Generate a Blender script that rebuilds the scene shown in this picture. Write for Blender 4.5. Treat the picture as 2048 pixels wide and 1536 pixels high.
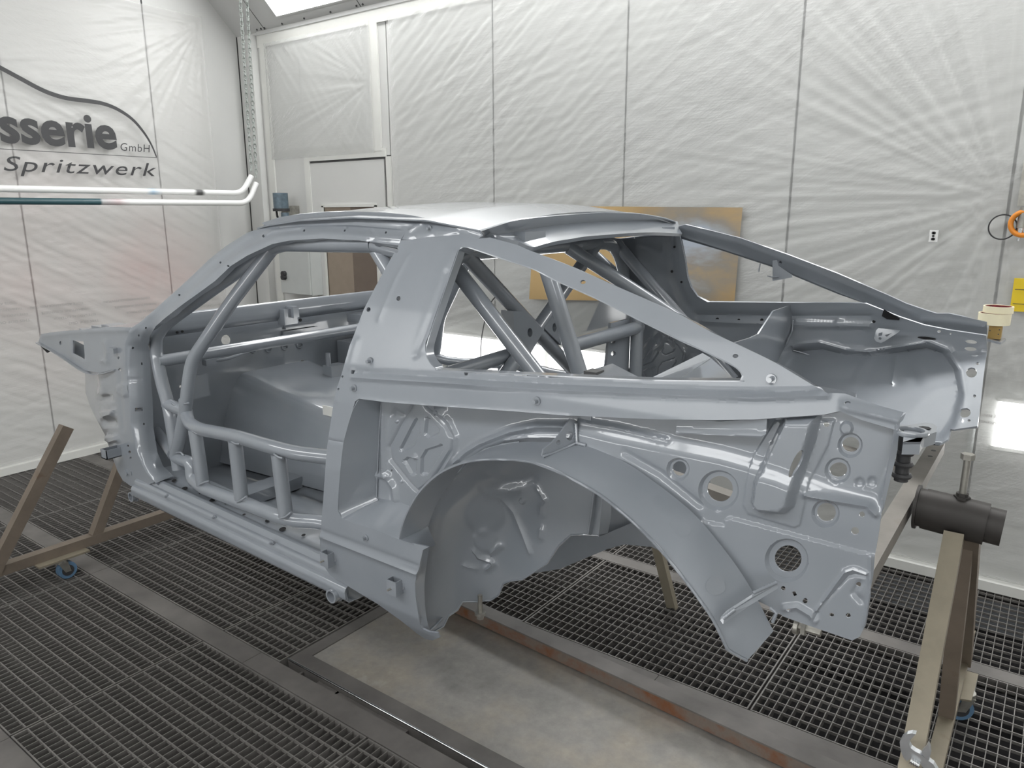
import bpy, math, random
import numpy as np
from mathutils import Vector, Matrix
from mathutils.geometry import delaunay_2d_cdt
random.seed(7)
rng = np.random.RandomState(7)
for o in list(bpy.data.objects):
    bpy.data.objects.remove(o, do_unlink=True)
sc = bpy.context.scene
COL = sc.collection

# ------------------------------------------------------------------ camera
CX, CY = 1024.0, 768.0
VX = np.array([-1040.0, 432.0]); VY = np.array([2150.0, 420.0])      # vanishing points of the room's two horizontal axes
F = math.sqrt(-((VX[0]-CX)*(VY[0]-CX) + (VX[1]-CY)*(VY[1]-CY)))
def _d(p):
    v = np.array([p[0]-CX, p[1]-CY, F]); return v/np.linalg.norm(v)
_X = -_d(VX); _Y = _d(VY); _Z = np.cross(_X, _Y)
if _Z[1] > 0: _Z = -_Z
_U, _S, _V = np.linalg.svd(np.array([_X, _Y, _Z])); ROT = _U @ _V
CAM = np.array([0.0, 0.0, 1.65])
cam_data = bpy.data.cameras.new('camera'); cam = bpy.data.objects.new('camera', cam_data); COL.objects.link(cam)
cam_data.sensor_fit = 'HORIZONTAL'; cam_data.sensor_width = 36.0; cam_data.lens = F/2048*36.0
cam_data.clip_start = 0.05; cam_data.clip_end = 60
mw = Matrix.Identity(4)
for i in range(3):
    mw[i][0] = ROT[i][0]; mw[i][1] = -ROT[i][1]; mw[i][2] = -ROT[i][2]; mw[i][3] = CAM[i]
cam.matrix_world = mw
sc.camera = cam

# ------------------------------------------------------------------ world, exposure
world = bpy.data.worlds.new('world'); sc.world = world; world.use_nodes = True
world.node_tree.nodes['Background'].inputs[0].default_value = (0.9, 0.95, 1.0, 1)
world.node_tree.nodes['Background'].inputs[1].default_value = 0.05
sc.view_settings.view_transform = 'Standard'; sc.view_settings.look = 'None'
sc.view_settings.gamma = 1.0; sc.view_settings.use_curve_mapping = False
sc.view_settings.exposure = -0.12
LAMP = 14.0          # ceiling light boxes
LOWLAMP = 12.0       # low light boxes in the long wall

# ------------------------------------------------------------------ geometry helpers
def ray(p):
    return ROT @ np.array([p[0]-CX, p[1]-CY, F])
def atY(px, py, Y):
    r = ray((px, py)); return CAM + r*((Y-CAM[1])/r[1])
def atX(px, py, X):
    r = ray((px, py)); return CAM + r*((X-CAM[0])/r[0])
def atZ(px, py, Z):
    r = ray((px, py)); return CAM + r*((Z-CAM[2])/r[2])
def rays(P):
    P = np.asarray(P, float)
    return np.c_[P[:,0]-CX, P[:,1]-CY, np.full(len(P), F)] @ ROT.T
YC = 2.10
def mirY(y): return 2*YC - y

def mesh_obj(name, verts, faces, mat=None, parent=None, smooth=None, kind=None):
    me = bpy.data.meshes.new(name)
    me.from_pydata([tuple(float(c) for c in v) for v in verts], [], [tuple(int(i) for i in f) for f in faces])
    me.validate(); me.update()
    if mat: me.materials.append(mat)
    if smooth is not None:
        me.polygons.foreach_set('use_smooth', [True]*len(me.polygons))
        if smooth < 179: me.set_sharp_from_angle(angle=math.radians(smooth))
    o = bpy.data.objects.new(name, me); COL.objects.link(o)
    if parent: adopt(o, parent)
    if kind: o['kind'] = kind
    return o
def adopt(o, parent):
    o.parent = parent
    loc = Vector((0, 0, 0)); q = parent
    while q is not None:
        loc += q.location if q.parent is None else Vector((0, 0, 0)); q = q.parent
    # every part is modelled in world coordinates; its root empty is only translated
    root = parent
    while root.parent is not None: root = root.parent
    if parent is root: o.matrix_parent_inverse = Matrix.Translation(root.location).inverted()
def thing(name, label, cat, loc, group=None):
    o = bpy.data.objects.new(name, None); COL.objects.link(o); o.location = loc
    o.empty_display_size = 0.1
    o['label'] = label; o['category'] = cat
    if group: o['group'] = group
    return o
def tag(o, label, cat, group=None):
    o['label'] = label; o['category'] = cat
    if group: o['group'] = group
    return o
def struct(o, label=None):
    o['kind'] = 'structure'
    if label: o['label'] = label
    return o

class MB:
    """collects simple solids into one mesh"""
    def __init__(s): s.v = []; s.f = []
    def add(s, v, f):
        n = len(s.v); s.v += [tuple(x) for x in v]; s.f += [tuple(i+n for i in q) for q in f]; return s
    def box(s, x0, x1, y0, y1, z0, z1):
        v = [(x0,y0,z0),(x1,y0,z0),(x1,y1,z0),(x0,y1,z0),(x0,y0,z1),(x1,y0,z1),(x1,y1,z1),(x0,y1,z1)]
        return s.add(v, [(3,2,1,0),(4,5,6,7),(0,1,5,4),(1,2,6,5),(2,3,7,6),(3,0,4,7)])
    def prism(s, pts, ext):
        n = len(pts); ext = np.array(ext, float); a = [np.array(p, float) for p in pts]
        v = a + [p+ext for p in a]
        f = [tuple(range(n))[::-1], tuple(range(n, 2*n))] + [(i, (i+1) % n, n+(i+1) % n, n+i) for i in range(n)]
        return s.add(v, f)
    def beam(s, a, b, w, h, up=(0,0,1), open_end=False):
        """rectangular bar from a to b; w across, h along up"""
        a = np.array(a, float); b = np.array(b, float); d = b-a; d /= np.linalg.norm(d)
        u = np.array(up, float); u = u-d*(u@d); u /= np.linalg.norm(u); r = np.cross(d, u)
        q = [(-w/2,-h/2),(w/2,-h/2),(w/2,h/2),(-w/2,h/2)]
        v = [a+r*x+u*y for x, y in q]+[b+r*x+u*y for x, y in q]
        f = [(0,1,2,3),(0,4,5,1),(1,5,6,2),(2,6,7,3),(3,7,4,0)]
        if not open_end: f.append((7,6,5,4))
        else:
            t = 0.004; qi = [(-w/2+t,-h/2+t),(w/2-t,-h/2+t),(w/2-t,h/2-t),(-w/2+t,h/2-t)]
            v += [b+r*x+u*y for x, y in qi]+[b-d*0.15+r*x+u*y for x, y in qi]
            f += [(4+i, 4+(i+1) % 4, 8+(i+1) % 4, 8+i)[::-1] for i in range(4)]
            f += [(8+i, 8+(i+1) % 4, 12+(i+1) % 4, 12+i)[::-1] for i in range(4)]
            f += [(12,13,14,15)]
        return s.add(v, f)
    def cyl(s, a, b, r, n=16, r2=None, caps=True):
        a = np.array(a, float); b = np.array(b, float); d = b-a; L = np.linalg.norm(d); d = d/L
        u = np.array((0,0,1.0)) if abs(d[2]) < .9 else np.array((1.0,0,0)); u = u-d*(u@d); u /= np.linalg.norm(u); w = np.cross(d, u)
        r2 = r if r2 is None else r2
        v = []
        for p, rr in ((a, r), (b, r2)):
            for i in range(n):
                t = 2*math.pi*i/n; v.append(p+(u*math.cos(t)+w*math.sin(t))*rr)
        f = [(i, (i+1) % n, n+(i+1) % n, n+i) for i in range(n)]
        if caps: f += [tuple(range(n))[::-1], tuple(range(n, 2*n))]
        return s.add(v, f)
    def ringtube(s, a, b, r, ri, n=24):
        """open pipe with wall thickness"""
        a = np.array(a, float); b = np.array(b, float); d = b-a; d = d/np.linalg.norm(d)
        u = np.array((0,0,1.0)) if abs(d[2]) < .9 else np.array((1.0,0,0)); u = u-d*(u@d); u /= np.linalg.norm(u); w = np.cross(d, u)
        v = []
        for p, rr in ((a, r), (b, r), (b, ri), (a, ri)):
            for i in range(n):
                t = 2*math.pi*i/n; v.append(p+(u*math.cos(t)+w*math.sin(t))*rr)
        f = []
        for k in range(4):
            k2 = (k+1) % 4
            f += [(k*n+i, k*n+(i+1) % n, k2*n+(i+1) % n, k2*n+i) for i in range(n)]
        return s.add(v, f)
    def torus(s, c, axis, R, r, n=24, m=8, sq=1.0):
        d = np.array(axis, float); d /= np.linalg.norm(d); c = np.array(c, float)
        u = np.array((0,0,1.0)) if abs(d[2]) < .9 else np.array((1.0,0,0)); u = u-d*(u@d); u /= np.linalg.norm(u); w = np.cross(d, u)
        v = []
        for i in range(n):
            t = 2*math.pi*i/n; e = u*math.cos(t)+w*math.sin(t)
            ce = c+u*math.cos(t)*R*sq+w*math.sin(t)*R
            for j in range(m):
                p = 2*math.pi*j/m; v.append(ce+e*math.cos(p)*r+d*math.sin(p)*r)
        f = [(i*m+j, i*m+(j+1) % m, ((i+1) % n)*m+(j+1) % m, ((i+1) % n)*m+j) for i in range(n) for j in range(m)]
        return s.add(v, f)
    def obj(s, name, mat, parent=None, smooth=None, kind=None):
        return mesh_obj(name, s.v, s.f, mat, parent, smooth, kind)

def spline(pts, seg=8):
    """Catmull-Rom through points (any dimension)"""
    P = [np.array(p, float) for p in pts]; P = [2*P[0]-P[1]]+P+[2*P[-1]-P[-2]]; out = []
    for i in range(1, len(P)-2):
        for k in range(seg):
            t = k/seg
            out.append(.5*((2*P[i])+(-P[i-1]+P[i+1])*t+(2*P[i-1]-5*P[i]+4*P[i+1]-P[i+2])*t*t+(-P[i-1]+3*P[i]-3*P[i+1]+P[i+2])*t**3))
    out.append(P[-2]); return out
def fillet(pts, R=.08, seg=6):
    """round the inner corners of a 3-D polyline"""
    P = [np.array(p, float) for p in pts]; out = [P[0]]
    for i in range(1, len(P)-1):
        a = P[i-1]-P[i]; b = P[i+1]-P[i]; la = np.linalg.norm(a); lb = np.linalg.norm(b); a /= la; b /= lb
        t = min(R, la*.45, lb*.45); p0 = P[i]+a*t; p2 = P[i]+b*t
        for k in range(seg+1):
            s = k/seg; out.append((1-s)**2*p0+2*s*(1-s)*P[i]+s*s*p2)
    out.append(P[-1]); return out
def sweep(pts, r, n=14, rfun=None):
    P = [np.array(p, float) for p in pts]; v = []; f = []
    T = [P[min(i+1, len(P)-1)]-P[max(i-1, 0)] for i in range(len(P))]; T = [t/np.linalg.norm(t) for t in T]
    u = np.array((0,0,1.0)) if abs(T[0][2]) < .9 else np.array((1.0,0,0))
    for i, p in enumerate(P):
        u = u-T[i]*(u@T[i]); u /= np.linalg.norm(u); w = np.cross(T[i], u)
        rr = r if rfun is None else rfun(i)
        v += [p+(u*math.cos(2*math.pi*k/n)+w*math.sin(2*math.pi*k/n))*rr for k in range(n)]
    for i in range(len(P)-1):
        f += [(i*n+k, i*n+(k+1) % n, (i+1)*n+(k+1) % n, (i+1)*n+k) for k in range(n)]
    f += [tuple(range(n))[::-1], tuple((len(P)-1)*n+k for k in range(n))]
    return v, f
def tube(name, pts, r, mat, parent=None, R=.08, n=14):
    v, f = sweep(fillet(pts, R), r, n); return mesh_obj(name, v, f, mat, parent, 50)
def weld(name, pts, r, mat, parent, pitch=.006):
    """a rippled weld bead along a polyline"""
    P = [np.array(p, float) for p in pts]; out = []
    for a, b in zip(P[:-1], P[1:]):
        n = max(2, int(np.linalg.norm(b-a)/(pitch/2)))
        out += [a+(b-a)*k/n for k in range(n)]
    out.append(P[-1]); v, f = sweep(out, r, 6, lambda i: r*(.75+.35*(i % 2)))
    return mesh_obj(name, v, f, mat, parent, 60)

def inside(pts, poly):
    x = pts[:,0]; y = pts[:,1]; res = np.zeros(len(pts), bool); P = np.asarray(poly, float); n = len(P)
    for i in range(n):
        x1, y1 = P[i]; x2, y2 = P[(i+1) % n]
        c = ((y1 > y) != (y2 > y))
        with np.errstate(divide='ignore', invalid='ignore'):
            xi = (x2-x1)*(y-y1)/(y2-y1)+x1
        res ^= c & (x < xi)
    return res
def segdist(pts, line, closed=False):
    P = np.asarray(line, float); d = np.full(len(pts), 1e9); n = len(P)
    for i in range(n if closed else n-1):
        a = P[i]; b = P[(i+1) % n]; ab = b-a; L = ab@ab+1e-9
        t = np.clip(((pts-a)@ab)/L, 0, 1); q = a+t[:,None]*ab
        d = np.minimum(d, np.hypot(*(pts-q).T))
    return d
def sstep(x): x = np.clip(x, 0, 1); return x*x*(3-2*x)
def relief_fn(items):
    def fn(P):
        h = np.zeros(len(P))
        for it in items:
            if it[0] == 'line':                       # rounded ridge (+) or groove (-)
                d = segdist(P, it[1]); h += it[3]*np.exp(-(d/it[2])**2)
            elif it[0] == 'poly':                     # plateau with soft border
                s = np.where(inside(P, it[1]), 1, -1)*segdist(P, it[1], True); h += it[3]*sstep((s+it[2]/2)/it[2])
            elif it[0] == 'disc':
                d = np.hypot(P[:,0]-it[1][0], (P[:,1]-it[1][1])); h += it[4]*sstep((it[2]-d+it[3]/2)/it[3])
        return h
    return fn
def circ(c, r, ry=None, n=14, rot=0):
    ry = ry or r; ca, sa = math.cos(rot), math.sin(rot); o = []
    for i in range(n):
        t = 2*math.pi*i/n; x = r*math.cos(t); y = ry*math.sin(t); o.append((c[0]+x*ca-y*sa, c[1]+x*sa+y*ca))
    return o
def dens(poly, step, closed=True):
    P = [np.array(p, float) for p in poly]; o = []
    for i in range(len(P) if closed else len(P)-1):
        a = P[i]; b = P[(i+1) % len(P)]; n = max(1, int(np.linalg.norm(b-a)/step))
        o += [a+(b-a)*k/n for k in range(n)]
    if not closed: o.append(P[-1])
    return o

def solve(P, surf, y0, y1, rel=None):
    """meet the sight line of each outline point with the sheet Y = surf(X, Z, px, py)"""
    P = np.asarray(P, float); r = rays(P); lo = np.full(len(P), y0); hi = np.full(len(P), y1)
    def g(Y):
        Q = CAM+r*(Y/r[:,1])[:,None]; return Q, Y-surf(Q[:,0], Q[:,2], P[:,0], P[:,1])
    for _ in range(26):
        m = (lo+hi)/2; Q, d = g(m); hi = np.where(d >= 0, m, hi); lo = np.where(d >= 0, lo, m)
    Q, d = g((lo+hi)/2)
    if rel is not None: Q = Q.copy(); Q[:,1] -= rel(P)
    return Q
def panel(name, outer, holes, surf, mat, parent=None, y=(1.0, 3.4), thick=.004, step=9, rel=None, sharp=40, edge_step=None):
    """pressed sheet-metal panel: outline and holes, free form, real thickness"""
    es = edge_step or step
    loops = [dens(outer, es)]+[dens(h, es) for h in holes]
    pts = []; edges = []
    for L in loops:
        n0 = len(pts); pts += [tuple(p) for p in L]; edges += [(n0+i, n0+(i+1) % len(L)) for i in range(len(L))]
    B = np.array(pts); x0, y0 = B.min(0); x1, y1 = B.max(0)
    gx, gy = np.meshgrid(np.arange(x0+step/2, x1, step), np.arange(y0+step/2, y1, step*.87))
    gx = gx+((np.arange(gx.shape[0]) % 2)*step/2)[:,None]
    G = np.c_[gx.ravel(), gy.ravel()]
    ok = inside(G, loops[0])
    for L in loops[1:]: ok &= ~inside(G, L)
    G = G[ok]
    if len(G):
        d = np.full(len(G), 1e9)
        for L in loops: d = np.minimum(d, segdist(G, L, True))
        G = G[d > step*.45]
    if rel:
        ex = []                                   # mesh lines follow the pressed creases
        for it in rel:
            if it[0] == 'line':
                L = np.array(dens(it[1], step, False))
                if len(L) < 2: continue
                tg = np.gradient(L, axis=0); tg /= np.maximum(np.hypot(*tg.T), 1e-6)[:,None]; nr = np.c_[-tg[:,1], tg[:,0]]
                for k in (0, -.7, .7, -1.6, 1.6): ex.append(L+nr*k*it[2])
            elif it[0] == 'poly':
                L = np.array(dens(it[1], step)); tg = np.roll(L, -1, 0)-np.roll(L, 1, 0); tg /= np.maximum(np.hypot(*tg.T), 1e-6)[:,None]; nr = np.c_[-tg[:,1], tg[:,0]]
                for k in (-.5, .5, 0): ex.append(L+nr*k*it[2])
            else:
                for k in (-.5, .5, 0): ex.append(np.array(circ(it[1], max(1, it[2]+k*it[3]), None, max(8, int(6.28*it[2]/step)))))
        E = np.vstack(ex); ok = inside(E, loops[0])
        for L in loops[1:]: ok &= ~inside(E, L)
        E = E[ok]; d = np.full(len(E), 1e9)
        for L in loops: d = np.minimum(d, segdist(E, L, True))
        E = E[d > step*.4]; cell = {}; keep = []
        c_ = step*.55
        for p in E:
            k = (int(p[0]//c_), int(p[1]//c_)); bad = False
            for a in (-1, 0, 1):
                for b in (-1, 0, 1):
                    q = cell.get((k[0]+a, k[1]+b))
                    if q is not None and (q[0]-p[0])**2+(q[1]-p[1])**2 < (.42*step)**2: bad = True
            if not bad: cell[k] = p; keep.append(p)
        gk = []
        for p in G:
            k = (int(p[0]//c_), int(p[1]//c_)); bad = False
            for a in (-1, 0, 1):
                for b in (-1, 0, 1):
                    q = cell.get((k[0]+a, k[1]+b))
                    if q is not None and (q[0]-p[0])**2+(q[1]-p[1])**2 < (.55*step)**2: bad = True
            if not bad: gk.append(p)
        G = np.array(gk+keep)
    allp = np.vstack([B, G]) if len(G) else B
    res = delaunay_2d_cdt([Vector((float(a), float(b))) for a, b in allp], edges, [], 0, 1e-5)
    V = np.array([(v.x, v.y) for v in res[0]]); T = np.array([t for t in res[2] if len(t) == 3])
    c = V[T].mean(1); ok = inside(c, loops[0])
    for L in loops[1:]: ok &= ~inside(c, L)
    T = T[ok]
    r = relief_fn(rel) if rel else None
    Q = solve(V, surf, y[0], y[1], r)
    # make the faces look at the viewer side (-Y)
    a = Q[T[:,1]]-Q[T[:,0]]; b = Q[T[:,2]]-Q[T[:,0]]; nn = np.cross(a, b); view = Q[T[:,0]]-CAM
    flip = (nn*view).sum(1) > 0; T[flip] = T[flip][:, ::-1]
    n = len(Q); N = np.zeros_like(Q)
    a = Q[T[:,1]]-Q[T[:,0]]; b = Q[T[:,2]]-Q[T[:,0]]; nn = np.cross(a, b)
    for k in range(3): np.add.at(N, T[:,k], nn)
    L = np.linalg.norm(N, axis=1); L[L == 0] = 1; N /= L[:,None]
    back = Q-N*thick
    from collections import Counter
    ec = {}
    for t in T:
        for i in range(3):
            e = (t[i], t[(i+1) % 3]); ec[e] = ec.get(e, 0)+1
    side = [(e[1], e[0], n+e[0], n+e[1]) for e in ec if (e[1], e[0]) not in ec]
    faces = [tuple(t) for t in T]+[tuple(n+t[::-1]) for t in T]+side
    return mesh_obj(name, np.vstack([Q, back]), faces, mat, parent, sharp)
def ruled(name, A, B, mat, parent=None, nu=4, thick=.003, bulge=0.0, sharp=45, close=False, seg=5, smoothpath=True):
    """ruled sheet between two 3-D curves with the same number of points"""
    if smoothpath: A = spline(A, seg); B = spline(B, seg)
    A = np.array(A); B = np.array(B); m = len(A); G = []
    for k in range(nu+1):
        t = k/nu; row = A*(1-t)+B*t
        if bulge: row = row+np.array([0, -bulge*4*t*(1-t), 0])
        G.append(row)
    G = np.array(G); V = G.reshape(-1, 3)
    F_ = [(k*m+i, k*m+i+1, (k+1)*m+i+1, (k+1)*m+i) for k in range(nu) for i in range(m-1)]
    # vertex normals
    N = np.zeros_like(V)
    for q in F_:
        a, b, c, d = (V[i] for i in q); nn = np.cross(c-a, d-b)
        for i in q: N[i] += nn
    L = np.linalg.norm(N, axis=1); L[L == 0] = 1; N /= L[:,None]
    n = len(V); W = V-N*thick
    ec = set((q[i], q[(i+1) % 4]) for q in F_ for i in range(4))
    side = [(e[1], e[0], n+e[0], n+e[1]) for e in ec if (e[1], e[0]) not in ec]
    return mesh_obj(name, np.vstack([V, W]), F_+[tuple(n+i for i in q[::-1]) for q in F_]+side, mat, parent, sharp)
def mirror(o, parent=None):
    """the same part for the other side of the car"""
    me = o.data.copy(); n = len(me.vertices); co = np.empty(n*3); me.vertices.foreach_get('co', co); co = co.reshape(-1, 3)
    co[:,1] = 2*YC-co[:,1]; me.vertices.foreach_set('co', co.ravel()); me.flip_normals(); me.update()
    c = bpy.data.objects.new(o.name, me); COL.objects.link(c)
    adopt(c, parent or o.parent)
    if 'label' in o: c['label'] = o['label']
    return c
def YP(L): return [atY(*p) for p in L]          # list of (px, py, Y)
def XP(L): return [atX(*p) for p in L]          # list of (px, py, X)

# ------------------------------------------------------------------ materials
def nmat(name):
    m = bpy.data.materials.new(name); m.use_nodes = True; nt = m.node_tree; b = nt.nodes['Principled BSDF']; return m, nt, b
def setp(b, **k):
    for n, v in k.items(): b.inputs[n.replace('_', ' ')].default_value = v
def texco(nt, scale=(1,1,1), rot=(0,0,0)):
    t = nt.nodes.new('ShaderNodeTexCoord'); g = nt.nodes.new('ShaderNodeMapping')
    g.inputs['Scale'].default_value = scale; g.inputs['Rotation'].default_value = rot
    nt.links.new(t.outputs['Object'], g.inputs['Vector']); return g
def noise(nt, vec, scale, detail=4, rough=.55):
    n = nt.nodes.new('ShaderNodeTexNoise'); n.inputs['Scale'].default_value = scale; n.inputs['Detail'].default_value = detail
    n.inputs['Roughness'].default_value = rough; nt.links.new(vec.outputs[0], n.inputs['Vector']); return n
def ramp(nt, fac, stops):
    r = nt.nodes.new('ShaderNodeValToRGB'); e = r.color_ramp.elements
    while len(e) < len(stops): e.new(.5)
    for el, (p, c) in zip(e, stops): el.position = p; el.color = (*c, 1) if len(c) == 3 else c
    nt.links.new(fac, r.inputs['Fac']); return r
def bump(nt, b, h, strength=.2, dist=.01):
    n = nt.nodes.new('ShaderNodeBump'); n.inputs['Strength'].default_value = strength; n.inputs['Distance'].default_value = dist
    nt.links.new(h, n.inputs['Height']); nt.links.new(n.outputs[0], b.inputs['Normal']); return n
def simple(name, col, rough=.5, metal=0.0, var=.12, scale=14, bmp=0.0, coat=0.0):
    m, nt, b = nmat(name); setp(b, Roughness=rough, Metallic=metal); b.inputs['Coat Weight'].default_value = coat
    g = texco(nt); n = noise(nt, g, scale, 5)
    lo = tuple(c*(1-var) for c in col); hi = tuple(min(1, c*(1+var)) for c in col)
    r = ramp(nt, n.outputs['Fac'], [(.3, lo), (.7, hi)]); nt.links.new(r.outputs[0], b.inputs['Base Color'])
    if bmp: bump(nt, b, n.outputs['Fac'], bmp, .002)
    return m
def emit(name, col, s):
    m = bpy.data.materials.new(name); m.use_nodes = True; nt = m.node_tree; nt.nodes.clear()
    e = nt.nodes.new('ShaderNodeEmission'); e.inputs[0].default_value = (*col, 1); e.inputs[1].default_value = s
    o = nt.nodes.new('ShaderNodeOutputMaterial'); nt.links.new(e.outputs[0], o.inputs[0]); return m
M = {}
def mk_paint():
    m, nt, b = nmat('grey_primer'); setp(b, Roughness=.34); b.inputs['Coat Weight'].default_value = 1.0; b.inputs['Coat Roughness'].default_value = .07; b.inputs['Coat IOR'].default_value = 1.5
    g = texco(nt); n = noise(nt, g, 5, 4); r = ramp(nt, n.outputs['Fac'], [(.3, (.192,.210,.236)), (.7, (.216,.234,.260))])
    nt.links.new(r.outputs[0], b.inputs['Base Color'])
    n2 = noise(nt, g, 60, 3); bump(nt, b, n2.outputs['Fac'], .03, .002); return m
M['paint'] = mk_paint()
M['satin'] = M['paint'].copy(); M['satin'].name = 'satin_grey_primer'; _b = M['satin'].node_tree.nodes['Principled BSDF']; _b.inputs['Coat Weight'].default_value = .5; _b.inputs['Coat Roughness'].default_value = .24; _b.inputs['Roughness'].default_value = .45
M['wall'] = simple('white_wall_panel', (.60,.60,.585), .45, 0, .02, 3)
M['trimw'] = simple('white_trim_tape', (.66,.66,.63), .5, 0, .03, 6)
M['ceil'] = simple('white_ceiling', (.52,.52,.51), .6, 0, .02, 4)
M['seam'] = simple('dark_joint', (.07,.07,.07), .7, 0, .05)
M['lamp'] = emit('light_box', (.985,.995,.99), LAMP)
M['lamp2'] = emit('dimmed_light_box', (.985,.995,.99), LAMP*.74)  # boxes behind the viewer, emission lowered only to balance car against wall
M['lowlamp'] = emit('low_light_box', (.985,.995,.99), LOWLAMP)
def mk_film():
    m, nt, b = nmat('clear_masking_film'); setp(b, Roughness=.20); b.inputs['Base Color'].default_value = (.66,.665,.652,1)
    t = texco(nt, (1,1,1)); n = noise(nt, t, 60, 6, .65)
    w = texco(nt, (2.5,2.5,30)); n2 = noise(nt, w, 4, 5, .6)
    a = nt.nodes.new('ShaderNodeMath'); a.operation = 'ADD'; nt.links.new(n.outputs['Fac'], a.inputs[0]); nt.links.new(n2.outputs['Fac'], a.inputs[1])
    last = a
    for rot, sc_, am in (((.0,.62,0),(2.2,2.2,70),1.6), ((.0,.25,0),(1.6,1.6,55),1.2), ((0,1.15,0),(3,3,80),.8), ((.55,0,0),(2.2,2.2,70),1.2)):
        g = texco(nt, (1,1,1), rot); g2 = nt.nodes.new('ShaderNodeMapping'); g2.inputs['Scale'].default_value = sc_; nt.links.new(g.outputs[0], g2.inputs[0])
        nn = noise(nt, g2, 1.0, 4, .6); msk = noise(nt, texco(nt), 2.3, 2); mr = ramp(nt, msk.outputs['Fac'], [(.42, (0,0,0)), (.62, (1,1,1))])
        pw = nt.nodes.new('ShaderNodeMath'); pw.operation = 'POWER'; pw.inputs[1].default_value = 2.5; nt.links.new(nn.outputs['Fac'], pw.inputs[0])
        mu = nt.nodes.new('ShaderNodeMath'); mu.operation = 'MULTIPLY'; nt.links.new(pw.outputs[0], mu.inputs[0]); nt.links.new(mr.outputs[0], mu.inputs[1])
        m2 = nt.nodes.new('ShaderNodeMath'); m2.operation = 'MULTIPLY_ADD'; m2.inputs[1].default_value = am*2.2; nt.links.new(mu.outputs[0], m2.inputs[0]); nt.links.new(last.outputs[0], m2.inputs[2]); last = m2
    bump(nt, b, last.outputs[0], .30, .005)
    tr = nt.nodes.new('ShaderNodeBsdfTransparent'); mx = nt.nodes.new('ShaderNodeMixShader'); mx.inputs[0].default_value = .38
    out = nt.nodes['Material Output']; nt.links.new(tr.outputs[0], mx.inputs[1]); nt.links.new(b.outputs[0], mx.inputs[2]); nt.links.new(mx.outputs[0], out.inputs[0]); return m
M['film'] = mk_film()
def mk_redfilm():
    """film with overspray: reddish dust on the lower part, stains with their own shape"""
    m = M['film'].copy(); m.name = 'oversprayed_masking_film'; nt = m.node_tree; b = nt.nodes['Principled BSDF']
    t = nt.nodes.new('ShaderNodeTexCoord'); sep = nt.nodes.new('ShaderNodeSeparateXYZ'); nt.links.new(t.outputs['Object'], sep.inputs[0])
    def blob(cy, cz, r):
        v = nt.nodes.new('ShaderNodeVectorMath'); v.operation = 'DISTANCE'; v.inputs[1].default_value = (0, cy, cz)
        c = nt.nodes.new('ShaderNodeCombineXYZ'); nt.links.new(sep.outputs[1], c.inputs[1]); nt.links.new(sep.outputs[2], c.inputs[2]); nt.links.new(c.outputs[0], v.inputs[0])
        q = nt.nodes.new('ShaderNodeMapRange'); q.inputs['From Min'].default_value = r; q.inputs['From Max'].default_value = 0; nt.links.new(v.outputs['Value'], q.inputs[0]); return q.outputs[0]
    g = nt.nodes.new('ShaderNodeMapping'); nt.links.new(t.outputs['Object'], g.inputs[0]); n = noise(nt, g, 2.2, 5)
    a = nt.nodes.new('ShaderNodeMath'); a.operation = 'MAXIMUM'; nt.links.new(blob(2.85, 1.22, .62), a.inputs[0])
    s2 = nt.nodes.new('ShaderNodeMath'); s2.operation = 'MULTIPLY'; s2.inputs[1].default_value = .55; nt.links.new(blob(2.1, 1.3, 1.0), s2.inputs[0]); nt.links.new(s2.outputs[0], a.inputs[1])
    mu = nt.nodes.new('ShaderNodeMath'); mu.operation = 'MULTIPLY'; nt.links.new(a.outputs[0], mu.inputs[0]); nt.links.new(n.outputs['Fac'], mu.inputs[1])
    r = ramp(nt, mu.outputs[0], [(0, (.74,.73,.715)), (.16, (.75,.685,.665)), (.6, (.78,.52,.49))]); nt.links.new(r.outputs[0], b.inputs['Base Color']); return m
M['redfilm'] = mk_redfilm()
M['hole'] = simple('dark_hole', (.008,.008,.009), .9, 0, .1)
M['black'] = simple('black_print', (.035,.035,.038), .5, 0, .1)
M['filmprint'] = simple('grey_film_print', (.20,.19,.185), .6, 0, .05)
M['steel'] = simple('grey_floor_steel', (.145,.136,.128), .5, .3, .25, 6, .1)
M['grate'] = simple('grating_steel', (.185,.176,.166), .45, .35, .25, 9)
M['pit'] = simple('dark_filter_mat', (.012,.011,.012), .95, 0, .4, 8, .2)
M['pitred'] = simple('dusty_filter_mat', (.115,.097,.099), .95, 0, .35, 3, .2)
def mk_rust(name, base, rust, amt):
    m, nt, b = nmat(name); setp(b, Roughness=.55, Metallic=.45); g = texco(nt); n = noise(nt, g, 9, 8, .65)
    r = ramp(nt, n.outputs['Fac'], [(.25, base), (amt, tuple(c*1.25 for c in base)), (min(.98, amt+.22), rust)]); nt.links.new(r.outputs[0], b.inputs['Base Color'])
    bump(nt, b, n.outputs['Fac'], .15, .002); return m
M['rawsteel'] = mk_rust('raw_weathered_steel', (.17,.14,.112), (.14,.085,.05), .62)
M['oldsteel'] = mk_rust('yellow_grey_weathered_steel', (.215,.19,.145), (.17,.12,.075), .6)
M['beamsteel'] = mk_rust('grey_raw_steel', (.185,.172,.156), (.15,.12,.095), .62)
M['rust'] = mk_rust('rusty_steel', (.16,.13,.11), (.20,.085,.04), .42)
M['darkpipe'] = mk_rust('dark_steel_pipe', (.036,.033,.031), (.06,.047,.04), .6)
M['galv'] = simple('zinc_bolt', (.34,.33,.30), .4, .8, .2, 30)
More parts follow.
